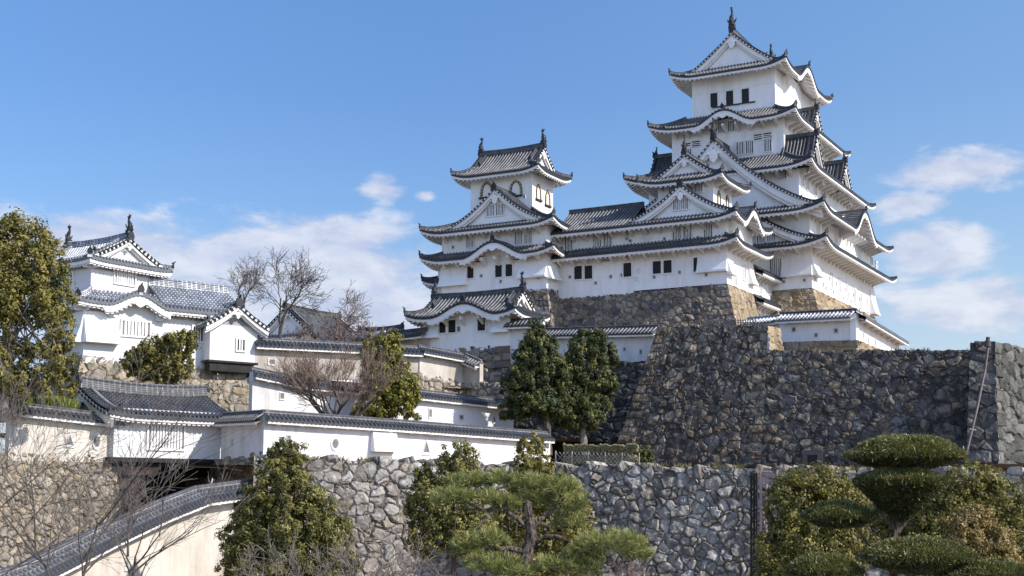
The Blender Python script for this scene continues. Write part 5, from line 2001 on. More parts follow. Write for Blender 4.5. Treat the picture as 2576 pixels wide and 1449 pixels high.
# ------------------------------------------------------------------ low turret in front of the corridor base
n0 = P(1282, 868, 142.8)
FN = Frame(n0[:2], EL, ER)
sN = FN.L(0)
zn0 = n0[2]
an_ = sN.hit(1067, 850)[0]
zn1 = zL(FN, -1.6, 1250, 784)
bn = 5.0
znr = FN.L(bn / 2).hit(1200, 742)[1]
print('low turret', an_, zn1 - zn0, znr - zn1)
LN = Bld('low_turret', 'low one-storey white turret with a curved gable, in front of the brown stone base', 'turret', [*n0[:2], zn0], FN)
RN = (0, an_, 0, bn)
LN.walls(RN, zn0 - .4, zn1 + .6)
kn = FN.L(-1.6).hit(1163, 775)[0]
LN.irimoya(RN, 1.6, zn1, znr - zn1, 'L', gi=.2, lift=.55, rh=.4, fk=.75, barge=.4, gk=.6, bumps={'L': [(kn, 4.2, 1.35)]})
LN.brackets(sN, 1.0, an_ - .8, zn1 - .42 + .35 * 1.6, 1.6, 2.2, .75)
LN.drop_bay(sN, -.05, 1.9, zn1 - .4, sN.hit(1250, 833)[1], .75); LN.drop_bay(sN, an_ - 2.0, an_ + .05, zn1 - .4, sN.hit(1100, 846)[1], .75)
for px, py in ((1113, 822), (1138, 821), (1212, 816)): LN.window(sN, px, py, 1.1, 1.6, 3, 'grid')
LN.loop(sN, 1154, 828, .4, .5); LN.loop(sN, 1247, 828, .4, .5)
nb0 = sN.w(an_ + 5, -.05, zn0); nb1 = sN.w(-.05, -.05, zn0)
stone_wall('low_rampart', 'brown stone base under the low turret, left of the twin trees', M['st_keep'],
           [(nb0, nb1, nb0 + np.array([-1, -2.2, -7]), nb1 + np.array([.3, -2.0, -7.5]), dict(blocks=(0, 1)))], cw=1.15, ch=.9, seed=221, jag=.12, small=.5, res=.09)

# ------------------------------------------------------------------ far roofs behind the bare trees
F1 = P(700, 800, 165.0)
FF = Frame((F1[0] + 4.5, F1[1]), (-.877, .48), (.48, .877))
zf0 = P(700, 850, 160)[2]
BG = Bld('distant_roofed_building', 'dark tiled building half hidden behind bare trees, left of the keep', 'building', [*F1[:2], zf0 - 6], FF)
rb_ = (0, 9, 0, 11)
BG.walls(rb_, zf0 - 8, zf0 + .8)
BG.irimoya(rb_, 2.2, zf0 - .2, P(700, 765, 165)[2] - zf0, 'R', gi=.4, lift=.4, rh=.5, fishes=(0, 0), barge=.4, gk=.7)
F2 = P(912, 850, 170.0)
FF2 = Frame((F2[0] + 2.8, F2[1]), (-.877, .48), (.48, .877))
BH = Bld('distant_lower_building', 'low dark-roofed building behind the reddish bare shrubs', 'building', [*F2[:2], P(900, 870, 170)[2]], FF2)
zz = P(912, 842, 170)[2]
BH.walls((0, 6, 0, 7), zz - 8, zz + .5)
BH.irimoya((0, 6, 0, 7), 1.2, zz - .5, P(912, 818, 170)[2] - zz + .5, 'L', gi=.3, lift=.25, rh=.35, fishes=(0, 0), barge=.3, gk=.4)

# ------------------------------------------------------------------ terraces behind the walls
def terrace(name, pts, mat='grass'):
    mb = MB()
    mb.poly(pts)
    struct(name, mb, M[mat])


def xyz(p, dx, dy, z): return (p[0] + dx, p[1] + dy, z)
w3 = [s[0].o for s in W3.seg] + [W3.seg[-1][0].w(W3.seg[-1][1], 0, 0)]
zt3 = P(1000, 1075, 117)[2] - .6
terrace('middle_terrace', [xyz(w3[0], -25, 8, zt3), xyz(w3[0], 0, .3, zt3), xyz(w3[1], 0, .3, zt3), xyz(w3[2], 0, .3, zt3), xyz(w3[3], 4, .3, zt3), (20, 150, zt3), (-50, 150, zt3)])
zt2 = P(900, 945, 128)[2] - .8
w2 = [W2.seg[0][0].o, W2.seg[0][0].w(W2.seg[0][1], 0, 0)]
terrace('upper_terrace', [xyz(w2[0], -30, 3, zt2), xyz(w2[0], 0, .3, zt2), xyz(w2[1], 0, .3, zt2), xyz(w2[1], 8, 4, zt2), (-3, 175, zt2), (-90, 200, zt2)])
ztk = P(1700, 905, 133)[2] + .1
w1 = W1.seg[0][0]
terrace('keep_terrace', [tuple(W1b.seg[0][0].w(-14, .4, ztk)), tuple(w1.w(w1.hit(1654, 818)[0], .3, ztk)), xyz(d2, 1.0, 3.0, ztk), xyz(d4, 2.0, 2.5, d4[2] - .1), (70, 150, ztk), (80, 215, ztk), (-40, 215, ztk)], 'soil')
# ------------------------------------------------------------------ plants
M['bark'] = bark('brown_bark', (.05, .038, .028), (.15, .115, .085))
M['bark_pale'] = bark('pale_bark', (.12, .10, .085), (.30, .26, .22))
M['bark_pine'] = bark('pine_bark', (.022, .018, .016), (.17, .135, .11), (7, 7, 3))
M['twig'] = simple('grey_twigs', (.155, .13, .11), .9, .35, 3)
M['twig_mid'] = simple('brown_grey_twigs', (.125, .105, .09), .9, .35, 3)
M['twig_dark'] = simple('dark_twigs', (.075, .06, .05), .9, .3, 3)
M['twig_red'] = simple('reddish_twigs', (.17, .118, .092), .9, .35, 3)
M['lf_gold'] = leaf('olive_leaves', [(.022, .026, .008), (.070, .070, .018), (.155, .135, .030), (.26, .215, .05), (.36, .29, .09)])
M['lf_dark'] = leaf('dark_leaves', [(.010, .018, .009), (.026, .040, .016), (.060, .075, .022), (.145, .14, .035), (.26, .23, .06)])
M['lf_yel'] = leaf('yellow_green_leaves', [(.022, .028, .007), (.075, .08, .014), (.16, .15, .022), (.27, .24, .04), (.36, .30, .06)])
M['lf_mid'] = leaf('mid_green_leaves', [(.016, .022, .009), (.050, .055, .016), (.115, .108, .026), (.21, .185, .045), (.34, .30, .11)])
M['lf_brown'] = leaf('browning_leaves', [(.06, .05, .018), (.14, .105, .03), (.24, .165, .05), (.32, .23, .09), (.40, .31, .15)])
M['lf_top'] = leaf('clipped_leaves', [(.012, .014, .006), (.032, .036, .011), (.088, .090, .022), (.21, .20, .055), (.46, .43, .24)], .42, .15, .45)
M['lf_pine'] = leaf('pine_needles', [(.04, .06, .03), (.10, .13, .045), (.19, .21, .06), (.30, .30, .09), (.42, .38, .17)], .5, .25)
M['lf_hedge'] = leaf('hedge_leaves', [(.07, .08, .03), (.16, .165, .06), (.28, .26, .12), (.38, .33, .2), (.32, .13, .09)])
M['lf_blade'] = leaf('bright_blades', [(.04, .07, .01), (.11, .14, .02), (.2, .22, .03), (.28, .28, .06)])


def leaves(mb, C, N, size, asp, rnd, r, curl=.25):
    """rhombic leaves at C with normals N"""
    n = len(C)
    N = N / np.maximum(np.linalg.norm(N, axis=1, keepdims=True), 1e-9)
    a = np.cross(N, r.normal(size=(n, 3))); a /= np.maximum(np.linalg.norm(a, axis=1, keepdims=True), 1e-9)
    b = np.cross(N, a)
    s = size * r.uniform(.6, 1.35, n)[:, None]
    G = np.stack([C - a * s, C + b * s * asp + N * s * curl * .4, C + a * s, C - b * s * asp + N * s * curl * .4], 1)
    i0 = mb.add(G.reshape(-1, 3))
    mb.quads(i0 + np.arange(4 * n).reshape(n, 4))
    mb.attrs['rnd'] = np.concatenate([mb.attrs.get('rnd', np.zeros(0)), np.repeat(rnd, 4)])


def lobes3(Y, lobes, dk=.85):
    out = []
    for l in lobes:
        px, py, rx, ry = l[:4]
        y = Y + (l[4] if len(l) > 4 else 0)
        k = y / FPX
        out.append((P(px, py, y), np.array([rx * k, (rx + ry) / 2 * k * dk, ry * k])))
    return out


def crown(parent, lobes, n, size, mat, seed, asp=.55, clump=.2, cl_n=60, inner=.25, name='crown', tone=.0, spread=.16, low=-1.0):
    """foliage: leaf clumps through the shells of a few overlapping lobes"""
    r = np.random.default_rng(seed)
    mb = MB()
    area = np.array([(q[0] * q[1] + q[1] * q[2] + q[0] * q[2]) for c, q in lobes])
    cnt = np.maximum(1, (area / area.sum() * n / cl_n)).astype(int)
    Cs, Ns, Rs = [], [], []
    for (c, q), k in zip(lobes, cnt):
        u = r.normal(size=(k, 3)); u /= np.linalg.norm(u, axis=1, keepdims=True)
        u[:, 2] = np.where(u[:, 2] < low, -u[:, 2] * .3, u[:, 2])
        rad = np.where(r.random(k) < inner, r.uniform(.35, .8, k), r.uniform(.78, 1.16, k))
        ctr = c + u * q * rad[:, None]
        # clumps keep clear of the depths of the other lobes
        keep = np.ones(k, bool)
        for (c2, q2) in lobes:
            if c2 is c: continue
            keep &= (np.linalg.norm((ctr - c2) / q2, axis=1) > .55)
        ctr, u = ctr[keep], u[keep]
        k = len(ctr)
        cr = clump * r.uniform(.6, 1.4, k) * (q.min() ** .5) * 1.1
        tn = r.normal(.5, spread, k) + tone
        m = cl_n
        off = np.clip(r.normal(size=(k, m, 3)), -1.7, 1.7) * cr[:, None, None] * .52
        C = ctr[:, None] + off
        nn = u[:, None] * .6 + off / np.maximum(cr[:, None, None], 1e-6) * 1.5 + r.normal(size=(k, m, 3)) * .45 + np.array([0, 0, .3])
        rr = np.clip(tn[:, None] + r.normal(0, .10, (k, m)), .02, .98)
        Cs.append(C.reshape(-1, 3)); Ns.append(nn.reshape(-1, 3)); Rs.append(rr.ravel())
    leaves(mb, np.vstack(Cs), np.vstack(Ns), size, asp, np.concatenate(Rs), r)
    return obj(name, mb, mat, parent)


def trunk_path(mb, pts, r0, r1, k=8, seed=0, wob=.0):
    pts = np.array(pts, float)
    t = np.linspace(0, 1, len(pts)); tt = np.linspace(0, 1, len(pts) * 4)
    q = np.stack([np.interp(tt, t, pts[:, i]) for i in range(3)], -1)
    for _ in range(2):
        q[1:-1] = (q[:-2] + 2 * q[1:-1] + q[2:]) / 4
    r = np.random.default_rng(seed)
    q[1:-1] += r.normal(0, wob, q[1:-1].shape) if wob else 0
    mb.tube(q, np.linspace(r0, r1, len(q)) * r.uniform(.93, 1.07, len(q)), k)
    return q


def tree(name, label, Y, lobes, trunk, n, size, mat, seed, tr=.3, bark_='bark', group=None, cat='tree', limbs=5, **kw):
    """trunk: list of (px, py) from the foot up; lobes in picture units at depth Y"""
    tp = [P(x, y, Y) for x, y in trunk]
    root = thing(name, label, cat, tp[0], group)
    mb = MB()
    q = trunk_path(mb, tp, tr, tr * .45, 8, seed, .02)
    L3 = lobes3(Y, lobes, kw.pop('dk', .85))
    r = np.random.default_rng(seed + 1)
    for (c, rad) in L3:
        for _ in range(max(1, limbs // 2)):
            s = q[r.integers(len(q) // 3, len(q))]
            e = c + r.normal(size=3) * rad * .45
            m = (s + e) / 2 + r.normal(0, .12, 3) * np.linalg.norm(e - s) - np.array([0, 0, .1])
            trunk_path(mb, [s, m, e], tr * .33, tr * .06, 5, seed, .02)
    obj('trunk', mb, M[bark_], root)
    crown(root, L3, n, size, M[mat], seed + 2, **kw)
    return root


class Bare:
    """leafless branching tree"""
    def __init__(self, seed, up=.25, jit=.22, kids=(3, 5), ratio=(.45, .75), thin=.55, ang=(.45, .95), minr=.006, droop=0):
        self.r = np.random.default_rng(seed)
        self.up, self.jit, self.kids, self.ratio, self.thin, self.ang, self.minr, self.droop = up, jit, kids, ratio, thin, ang, minr, droop
        self.big, self.fine = MB(), MB()

    def grow(self, p, d, L, rad, depth, lvl=0):
        r = self.r
        n = 5 if lvl < 2 else 4
        pts = [np.array(p, float)]
        d = np.array(d, float) / np.linalg.norm(d)
        for i in range(n):
            d = d + r.normal(0, self.jit, 3) * (.6 if lvl == 0 else 1) + np.array([0, 0, self.up * .3 - self.droop * lvl * .1])
            d /= np.linalg.norm(d)
            pts.append(pts[-1] + d * L / n)
        pts = np.array(pts)
        end = max(self.minr, rad * self.thin)
        (self.big if lvl < 2 else self.fine).tube(pts, np.linspace(rad, end, n + 1), 7 if lvl == 0 else (5 if lvl == 1 else 3), caps=False)
        if depth == 0: return
        k = r.integers(self.kids[0], self.kids[1] + 1)
        for i in range(k):
            t = r.uniform(.3, 1.0) if i else 1.0
            j = t * n
            a = int(min(j, n - 1)); q = pts[a] + (pts[a + 1] - pts[a]) * (j - a)
            v = r.normal(size=3); v -= d * (v @ d); v /= np.linalg.norm(v)
            th = r.uniform(*self.ang) * (.55 if i == 0 else 1)
            nd = d * cos(th) + v * sin(th) + np.array([0, 0, self.up])
            self.grow(q, nd, L * r.uniform(*self.ratio), max(self.minr, rad * (1 - t * (1 - self.thin)) * .68), depth - 1, lvl + 1)

    def build(self, name, label, cat, loc, m1, m2, group=None):
        root = thing(name, label, cat, loc, group)
        obj('trunk', self.big, M[m1], root)
        if self.fine.nv: obj('branches', self.fine, M[m2], root)
        return root


# ---- evergreens, near to far
tree('evergreen_tree', 'large olive-green evergreen at the left edge, hiding part of the white turret', 90,
     [(35, 640, 100, 92), (112, 690, 58, 78), (20, 745, 105, 70), (118, 775, 66, 62), (60, 720, 90, 75), (150, 840, 34, 44), (152, 915, 44, 56), (168, 960, 26, 44), (70, 960, 95, 46), (95, 895, 62, 36), (20, 890, 60, 44), (5, 1000, 60, 50, 1), (-60, 720, 110, 150), (85, 610, 50, 44), (20, 590, 46, 46)],
     [(8, 1060), (15, 960), (10, 850), (30, 720), (45, 640)], 62000, .125, 'lf_gold', 301, tr=.28, bark_='bark_pale', limbs=8, clump=.30, cl_n=55, inner=.25, asp=.5)
tree('small_evergreen_tree', 'small rounded evergreen in front of the white turret base', 109,
     [(342, 903, 32, 26), (395, 885, 42, 36), (450, 870, 40, 34), (478, 852, 20, 18), (365, 935, 42, 22), (440, 925, 48, 30), (327, 918, 18, 14), (410, 945, 40, 22)],
     [(418, 985), (420, 950), (425, 900)], 19000, .125, 'lf_gold', 311, tr=.2, clump=.26, cl_n=45, tone=-.05)
tree('columnar_evergreen_tree', 'narrow yellow-green evergreen between the bare brown tree and the plaster walls', 111,
     [(936, 895, 26, 50), (978, 885, 36, 46), (985, 940, 40, 48), (1010, 990, 42, 50), (960, 1010, 52, 48), (1032, 985, 22, 40), (945, 955, 36, 50), (990, 860, 18, 24), (930, 1040, 50, 22), (1040, 1050, 20, 14)],
     [(975, 1075), (972, 1000), (970, 920)], 28000, .125, 'lf_yel', 321, tr=.22, clump=.25, cl_n=45)
tree('twin_evergreen_tree', 'taller dark evergreen of the twin pair in front of the shaded rampart, pointed top', 119,
     [(1350, 828, 18, 26), (1345, 865, 34, 34), (1360, 900, 46, 36), (1322, 920, 36, 40), (1392, 945, 40, 44), (1340, 965, 44, 44), (1298, 985, 36, 40), (1345, 1015, 68, 34), (1288, 1036, 34, 24), (1310, 935, 24, 26), (1390, 1010, 42, 40), (1378, 870, 24, 22)],
     [(1378, 1145), (1376, 1080), (1372, 1000), (1355, 900)], 46000, .135, 'lf_dark', 331, tr=.42, clump=.26, cl_n=70, tone=-.08)
tree('twin_evergreen_tree', 'rounder dark evergreen of the twin pair, touching the corner of the dark rampart', 121,
     [(1470, 848, 24, 22), (1505, 855, 24, 28), (1516, 900, 34, 40), (1468, 890, 40, 40), (1482, 935, 40, 40), (1512, 968, 40, 40), (1450, 960, 32, 44), (1488, 1010, 48, 34), (1470, 1052, 52, 32), (1424, 1044, 32, 36), (1436, 1000, 34, 40)],
     [(1470, 1145), (1466, 1080), (1475, 1000), (1482, 900)], 44000, .135, 'lf_dark', 341, tr=.34, bark_='bark_pale', clump=.26, cl_n=70, tone=-.08)
tree('conical_evergreen_tree', 'big conical evergreen in front of the pale rampart, left of centre', 78,
     [(722, 1142, 34, 36), (712, 1188, 62, 46), (715, 1250, 96, 58), (730, 1330, 130, 72), (728, 1425, 160, 66), (640, 1280, 54, 56), (615, 1360, 58, 74), (835, 1355, 56, 64), (800, 1280, 44, 52), (690, 1130, 20, 22), (750, 1150, 24, 28)],
     [(725, 1500), (725, 1400), (722, 1280), (720, 1170)], 72000, .088, 'lf_mid', 351, tr=.25, clump=.22, cl_n=60, tone=.03)
tree('shrubby_evergreen_tree', 'bronze-green bushy tree left of the pine, against the pale rampart', 84,
     [(1152, 1155, 44, 40), (1148, 1195, 56, 40), (1078, 1265, 56, 62), (1145, 1290, 70, 70), (1090, 1345, 66, 50), (1190, 1350, 66, 62), (1062, 1215, 26, 44)],
     [(1140, 1460), (1140, 1350), (1146, 1220)], 30000, .10, 'lf_mid', 361, tr=.16, clump=.24, cl_n=40, spread=.2, tone=.06)
tree('young_conical_tree', 'yellowish young conical tree in front of the bamboo fence', 92,
     [(1332, 1118, 32, 30), (1338, 1160, 48, 38), (1350, 1205, 64, 38), (1405, 1290, 76, 82), (1440, 1370, 70, 70), (1310, 1290, 70, 70), (1350, 1390, 90, 60)],
     [(1350, 1460), (1345, 1350), (1338, 1180)], 38000, .105, 'lf_gold', 371, tr=.16, clump=.22, cl_n=40, tone=.04)
tree('round_shrub', 'yellow-olive rounded shrub behind the left side of the clipped topiary', 50,
     [(2050, 1218, 78, 44), (1995, 1270, 66, 66), (2100, 1280, 76, 72), (1962, 1385, 56, 66), (2050, 1370, 90, 80), (2130, 1370, 60, 76), (1935, 1440, 34, 50)],
     [(2040, 1600), (2040, 1450), (2045, 1300)], 42000, .062, 'lf_gold', 381, tr=.12, cat='shrub', clump=.22, cl_n=45)
tree('round_shrub', 'tall olive shrub at the right edge behind the clipped topiary', 52,
     [(2440, 1215, 74, 46), (2510, 1270, 70, 70), (2410, 1290, 70, 70), (2560, 1350, 66, 86), (2480, 1350, 70, 70), (2340, 1310, 44, 60), (2560, 1440, 60, 60), (2330, 1370, 56, 60), (2240, 1350, 60, 60, 1.5), (2260, 1280, 60, 60, 2.0)],
     [(2470, 1600), (2470, 1450), (2465, 1300)], 54000, .062, 'lf_gold', 391, tr=.12, cat='shrub', clump=.22, cl_n=45, tone=-.04)
tree('round_shrub', 'rusty brown-leaved shrub right of the topiary trunk', 47,
     [(2425, 1325, 50, 36), (2490, 1360, 56, 44), (2420, 1370, 50, 40), (2520, 1410, 50, 40), (2455, 1300, 40, 26)],
     [(2460, 1600), (2460, 1450), (2458, 1350)], 17000, .052, 'lf_brown', 401, tr=.08, cat='shrub', clump=.2, cl_n=40)

# ---- clipped topiary (one plant with tiered pads)
YT = 36.0
tr0 = P(2262, 1660, YT)
root = thing('topiary_tree', 'dark clipped cloud-pruned topiary with tiered flat pads at lower right', 'topiary', tr0)
mb = MB()
for pts, a, b in (([(2262, 1660), (2255, 1500), (2240, 1400), (2255, 1330), (2270, 1210)], .16, .05), ([(2255, 1340), (2215, 1290), (2180, 1215)], .06, .02), ([(2258, 1340), (2310, 1270), (2350, 1215)], .06, .02),
                  ([(2262, 1320), (2290, 1250), (2300, 1150)], .06, .02), ([(2245, 1420), (2190, 1375), (2150, 1320), (2110, 1295)], .06, .02), ([(2255, 1500), (2160, 1480), (2080, 1440)], .06, .02),
                  ([(2255, 1480), (2300, 1450), (2320, 1400)], .06, .02), ([(2262, 1540), (2380, 1500), (2460, 1440)], .06, .02), ([(2250, 1340), (2235, 1270), (2220, 1200)], .05, .02), ([(2258, 1330), (2275, 1260), (2320, 1210)], .05, .02)):
    trunk_path(mb, [P(x, y, YT) for x, y in pts], a, b, 7, 5, .006)
obj('trunk', mb, M['bark'], root)


def pad(px, py, rx, top, bot, n, seed, cone=0.0, dy=0.0):
    """clipped pad: domed top, flat or conical underside, covered with short upright leaves"""
    r = np.random.default_rng(seed)
    y = YT + dy
    c = P(px, py, y); k = y / FPX
    R, T_, B_ = rx * k, top * k, bot * k
    m = n
    th = r.uniform(0, 2 * pi, m); q = np.sqrt(r.random(m))
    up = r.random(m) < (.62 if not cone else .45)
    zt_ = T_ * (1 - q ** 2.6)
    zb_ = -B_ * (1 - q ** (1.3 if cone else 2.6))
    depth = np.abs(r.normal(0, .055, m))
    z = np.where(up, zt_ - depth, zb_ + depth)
    bump_ = (vnoise(np.cos(th) * q * R + 50 + px, np.sin(th) * q * R + 50, 3.6, seed) - .5) * .11
    C = np.stack([c[0] + np.cos(th) * q * R * (1 + bump_ * .6), c[1] + np.sin(th) * q * R * .9, c[2] + z + bump_ * np.where(up, 1, .5)], -1)
    N = np.stack([np.cos(th) * q, np.sin(th) * q, np.where(up, .55, -.5)], -1) + r.normal(0, .45, (m, 3))
    mbp = MB()
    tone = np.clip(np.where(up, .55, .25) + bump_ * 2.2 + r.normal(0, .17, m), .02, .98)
    # slim leaves standing out of the surface
    a = N / np.linalg.norm(N, axis=1, keepdims=True) + np.array([0, 0, .35]) + r.normal(0, .3, (m, 3))
    a /= np.linalg.norm(a, axis=1, keepdims=True)
    b = np.cross(a, r.normal(size=(m, 3))); b /= np.linalg.norm(b, axis=1, keepdims=True)
    s = .058 * r.uniform(.5, 1.6, m)[:, None]
    G = np.stack([C - a * s * .6, C + b * s * .22, C + a * s * 1.1, C - b * s * .22], 1)
    i0 = mbp.add(G.reshape(-1, 3)); mbp.quads(i0 + np.arange(4 * m).reshape(m, 4))
    mbp.attrs['rnd'] = np.repeat(tone, 4)
    o = obj('foliage_pad', mbp, M['lf_top'], root)


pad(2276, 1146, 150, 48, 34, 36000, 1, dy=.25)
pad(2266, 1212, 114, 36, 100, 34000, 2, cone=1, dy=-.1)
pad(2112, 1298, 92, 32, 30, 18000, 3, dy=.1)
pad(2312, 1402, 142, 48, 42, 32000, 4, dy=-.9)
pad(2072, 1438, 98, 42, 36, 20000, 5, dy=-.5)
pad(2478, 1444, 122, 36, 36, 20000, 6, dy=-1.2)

# ---- black pine
YP = 48.0
root = thing('pine_tree', 'spreading green pine with a thick cracked trunk at bottom centre', 'tree', P(1318, 1600, YP))
mb = MB()
qq = trunk_path(mb, [P(x, y, YP) for x, y in ((1318, 1600), (1318, 1470), (1322, 1400), (1338, 1350), (1334, 1310), (1328, 1278))], .29, .15, 10, 7, .015)
mb.tube([P(1328, 1290, YP), P(1325, 1262, YP), P(1324, 1258, YP)], [.16, .15, .05], 9)
PB = [([(1332, 1330), (1300, 1302), (1262, 1275), (1232, 1240), (1200, 1222)], .12, 0), ([(1336, 1325), (1372, 1296), (1402, 1278), (1440, 1262)], .11, .3), ([(1325, 1384), (1270, 1380), (1225, 1378), (1190, 1372)], .12, -.5),
      ([(1262, 1275), (1215, 1285), (1180, 1268), (1140, 1262)], .08, -.4), ([(1215, 1300), (1205, 1325), (1190, 1340)], .05, -.4), ([(1340, 1360), (1400, 1345), (1460, 1380), (1540, 1375)], .09, -.6),
      ([(1300, 1302), (1310, 1255), (1320, 1215)], .06, .3), ([(1345, 1310), (1400, 1330), (1440, 1320)], .06, .6), ([(1402, 1278), (1420, 1250), (1410, 1225)], .05, .2), ([(1322, 1420), (1280, 1440), (1230, 1432)], .07, -.6), ([(1326, 1430), (1380, 1440), (1420, 1432)], .06, -.5),
      ([(1232, 1240), (1270, 1225), (1300, 1215)], .05, .2), ([(1180, 1268), (1160, 1240), (1180, 1215)], .04, -.1)]
for i, (pts, a, dy) in enumerate(PB):
    n = len(pts)
    trunk_path(mb, [P(x, y, YP + dy * j / (n - 1)) for j, (x, y) in enumerate(pts)], a, a * .3, 7, 20 + i, .02)
obj('trunk', mb, M['bark_pine'], root)
pads = [(1185, 1214, 56, 20, .1), (1252, 1212, 54, 24, .3), (1330, 1220, 66, 24, .3), (1412, 1236, 56, 30, .2), (1432, 1275, 44, 30, .3), (1140, 1256, 60, 26, -.4), (1210, 1258, 66, 22, -.2), (1275, 1272, 36, 20, 0), (1360, 1262, 56, 22, .5),
        (1432, 1318, 46, 26, .6), (1540, 1372, 96, 34, -.6), (1470, 1392, 60, 26, -.6), (1600, 1398, 42, 18, -.6), (1215, 1362, 70, 24, -.5), (1170, 1380, 40, 18, -.5), (1240, 1425, 80, 26, -.7), (1400, 1428, 70, 24, -.6), (1460, 1436, 60, 20, -.6), (1300, 1445, 60, 16, -.9)]
r = np.random.default_rng(77)
C0, D0, T0 = [], [], []
for (px, py, rx, ry, dy) in pads:
    y = YP + dy; k = y / FPX
    c = P(px, py, y)
    rx, ry = rx * .86, ry * 1.0
    nt_ = int(rx * ry * .036) + 18
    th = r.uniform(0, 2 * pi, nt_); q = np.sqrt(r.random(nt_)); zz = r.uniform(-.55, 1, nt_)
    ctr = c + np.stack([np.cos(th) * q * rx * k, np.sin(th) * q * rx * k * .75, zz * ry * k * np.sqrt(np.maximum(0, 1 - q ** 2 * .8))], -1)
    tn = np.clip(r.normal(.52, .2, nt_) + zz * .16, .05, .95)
    m = 26
    d = r.normal(size=(nt_, m, 3)) * .6 + np.array([0, 0, .75]) + np.stack([np.cos(th) * q, np.sin(th) * q, 0 * q], -1)[:, None] * .55
    d /= np.linalg.norm(d, axis=2, keepdims=True)
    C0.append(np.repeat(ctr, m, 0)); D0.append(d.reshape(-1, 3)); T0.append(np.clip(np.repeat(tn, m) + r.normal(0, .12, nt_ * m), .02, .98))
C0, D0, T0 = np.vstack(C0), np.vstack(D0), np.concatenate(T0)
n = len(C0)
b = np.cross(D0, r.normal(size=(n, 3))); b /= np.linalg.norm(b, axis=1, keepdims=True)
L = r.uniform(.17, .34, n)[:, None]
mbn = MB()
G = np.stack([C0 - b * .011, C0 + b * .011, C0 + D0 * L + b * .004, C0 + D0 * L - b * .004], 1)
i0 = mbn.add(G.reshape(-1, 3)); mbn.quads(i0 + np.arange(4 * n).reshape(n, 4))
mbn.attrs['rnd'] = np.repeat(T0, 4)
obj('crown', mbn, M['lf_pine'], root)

# ---- leafless trees
for i, (x, y, Y, L, seed, m1, m2, lab, lean) in enumerate([
        (598, 800, 140, 3.0, 21, 'twig_dark', 'twig', 'spreading bare tree behind the white turret roof, upper left of its row', (0.05, 0, 1)),
        (700, 845, 142, 3.6, 25, 'twig_dark', 'twig_dark', 'bare dark tree in front of the distant dark roof', (.2, 0, 1)),
        (840, 868, 138, 2.7, 33, 'twig_red', 'twig_red', 'reddish bare tree above the stained wall, right of its row', (.1, 0, 1))]):
    b = Bare(seed, up=.05, jit=.15, kids=(3, 4), ratio=(.62, .86), ang=(.45, 1.0), minr=.02)
    p = P(x, y, Y)
    b.grow(p - np.array([0, 0, 1.2]), lean, L, .26, 5)
    b.build('bare_tree', lab, 'tree', p, m1, m2, 'bare trees behind the left walls')
b = Bare(41, up=.15, jit=.13, kids=(3, 5), ratio=(.6, .84), ang=(.35, .85), minr=.014)
p = P(838, 1052, 103)
for d in ((-.8, .2, .8), (.45, -.1, 1), (.02, .3, 1), (-.3, -.3, 1), (-1.0, -.1, .6)):
    b.grow(p - np.array([0, 0, .5]), d, 2.4, .14, 4)
b.build('bare_tree', 'bare brown vase-shaped tree in front of the middle plaster wall', 'tree', p, 'twig_dark', 'twig_red')
b = Bare(43, up=.18, jit=.10, kids=(3, 4), ratio=(.65, .85), ang=(.2, .5), minr=.014)
p = P(880, 1056, 104)
for d in ((.55, .1, .85), (.8, -.1, .7), (.4, .3, .9)):
    b.grow(p - np.array([0, 0, .4]), d, 2.2, .12, 4)
b.build('bare_shrub', 'leaning bare shrub with long fine brown shoots beside the columnar evergreen', 'shrub', p, 'twig_dark', 'twig_red')
# reddish scrub behind the stained wall
for i, (x, y) in enumerate(((760, 872), (870, 868), (930, 872))):
    b = Bare(61 + i, up=.15, jit=.2, kids=(3, 5), ratio=(.55, .8), ang=(.4, 1.0), minr=.02)
    p = P(x, y, 137)
    for d in ((-.5, 0, .8), (.5, .1, .8), (0, .3, 1), (.2, -.2, 1)):
        b.grow(p - np.array([0, 0, .8]), d, 1.5, .07, 3)
    b.build('bare_shrub', ['reddish bare scrub behind the stained wall, nearest the white annex', 'reddish bare scrub behind the stained wall, below the low dark roof', 'reddish bare scrub behind the stained wall, nearest the low turret'][i], 'shrub', p, 'twig_red', 'twig_red', 'bare scrub behind the stained wall')

# foreground branches at lower left
YB = 52.0
b = Bare(51, up=.05, jit=.09, kids=(3, 5), ratio=(.48, .76), ang=(.3, .75), minr=.0065, thin=.5)
base = P(150, 1640, YB)
for (x0, y0, x1, y1, dy, rad) in ((150, 1640, 250, 1320, 0, .10), (250, 1320, 440, 1120, -1.5, .06), (150, 1500, 60, 1330, 1.5, .07), (110, 1420, -30, 1250, 2.5, .05), (200, 1420, 330, 1250, 1.0, .05), (90, 1400, 100, 1180, .5, .05),
                                  (-40, 1480, 150, 1330, 2.0, .05), (-60, 1330, 110, 1180, 1.0, .05), (-60, 1230, 60, 1110, 2.0, .045), (60, 1330, 210, 1150, 1.2, .045)):
    a, e = P(x0, y0, YB), P(x1, y1, YB + dy)
    b.grow(a, e - a, np.linalg.norm(e - a), rad * .7, 2 if x1 > 300 else 4, 0)
b.build('bare_tree', 'grey bare tree spreading over the lower left corner', 'tree', base, 'twig_dark', 'twig_mid')
b = Bare(57, up=.10, jit=.12, kids=(3, 4), ratio=(.5, .75), ang=(.35, .9), minr=.008, thin=.5)
base = P(330, 1620, 58)
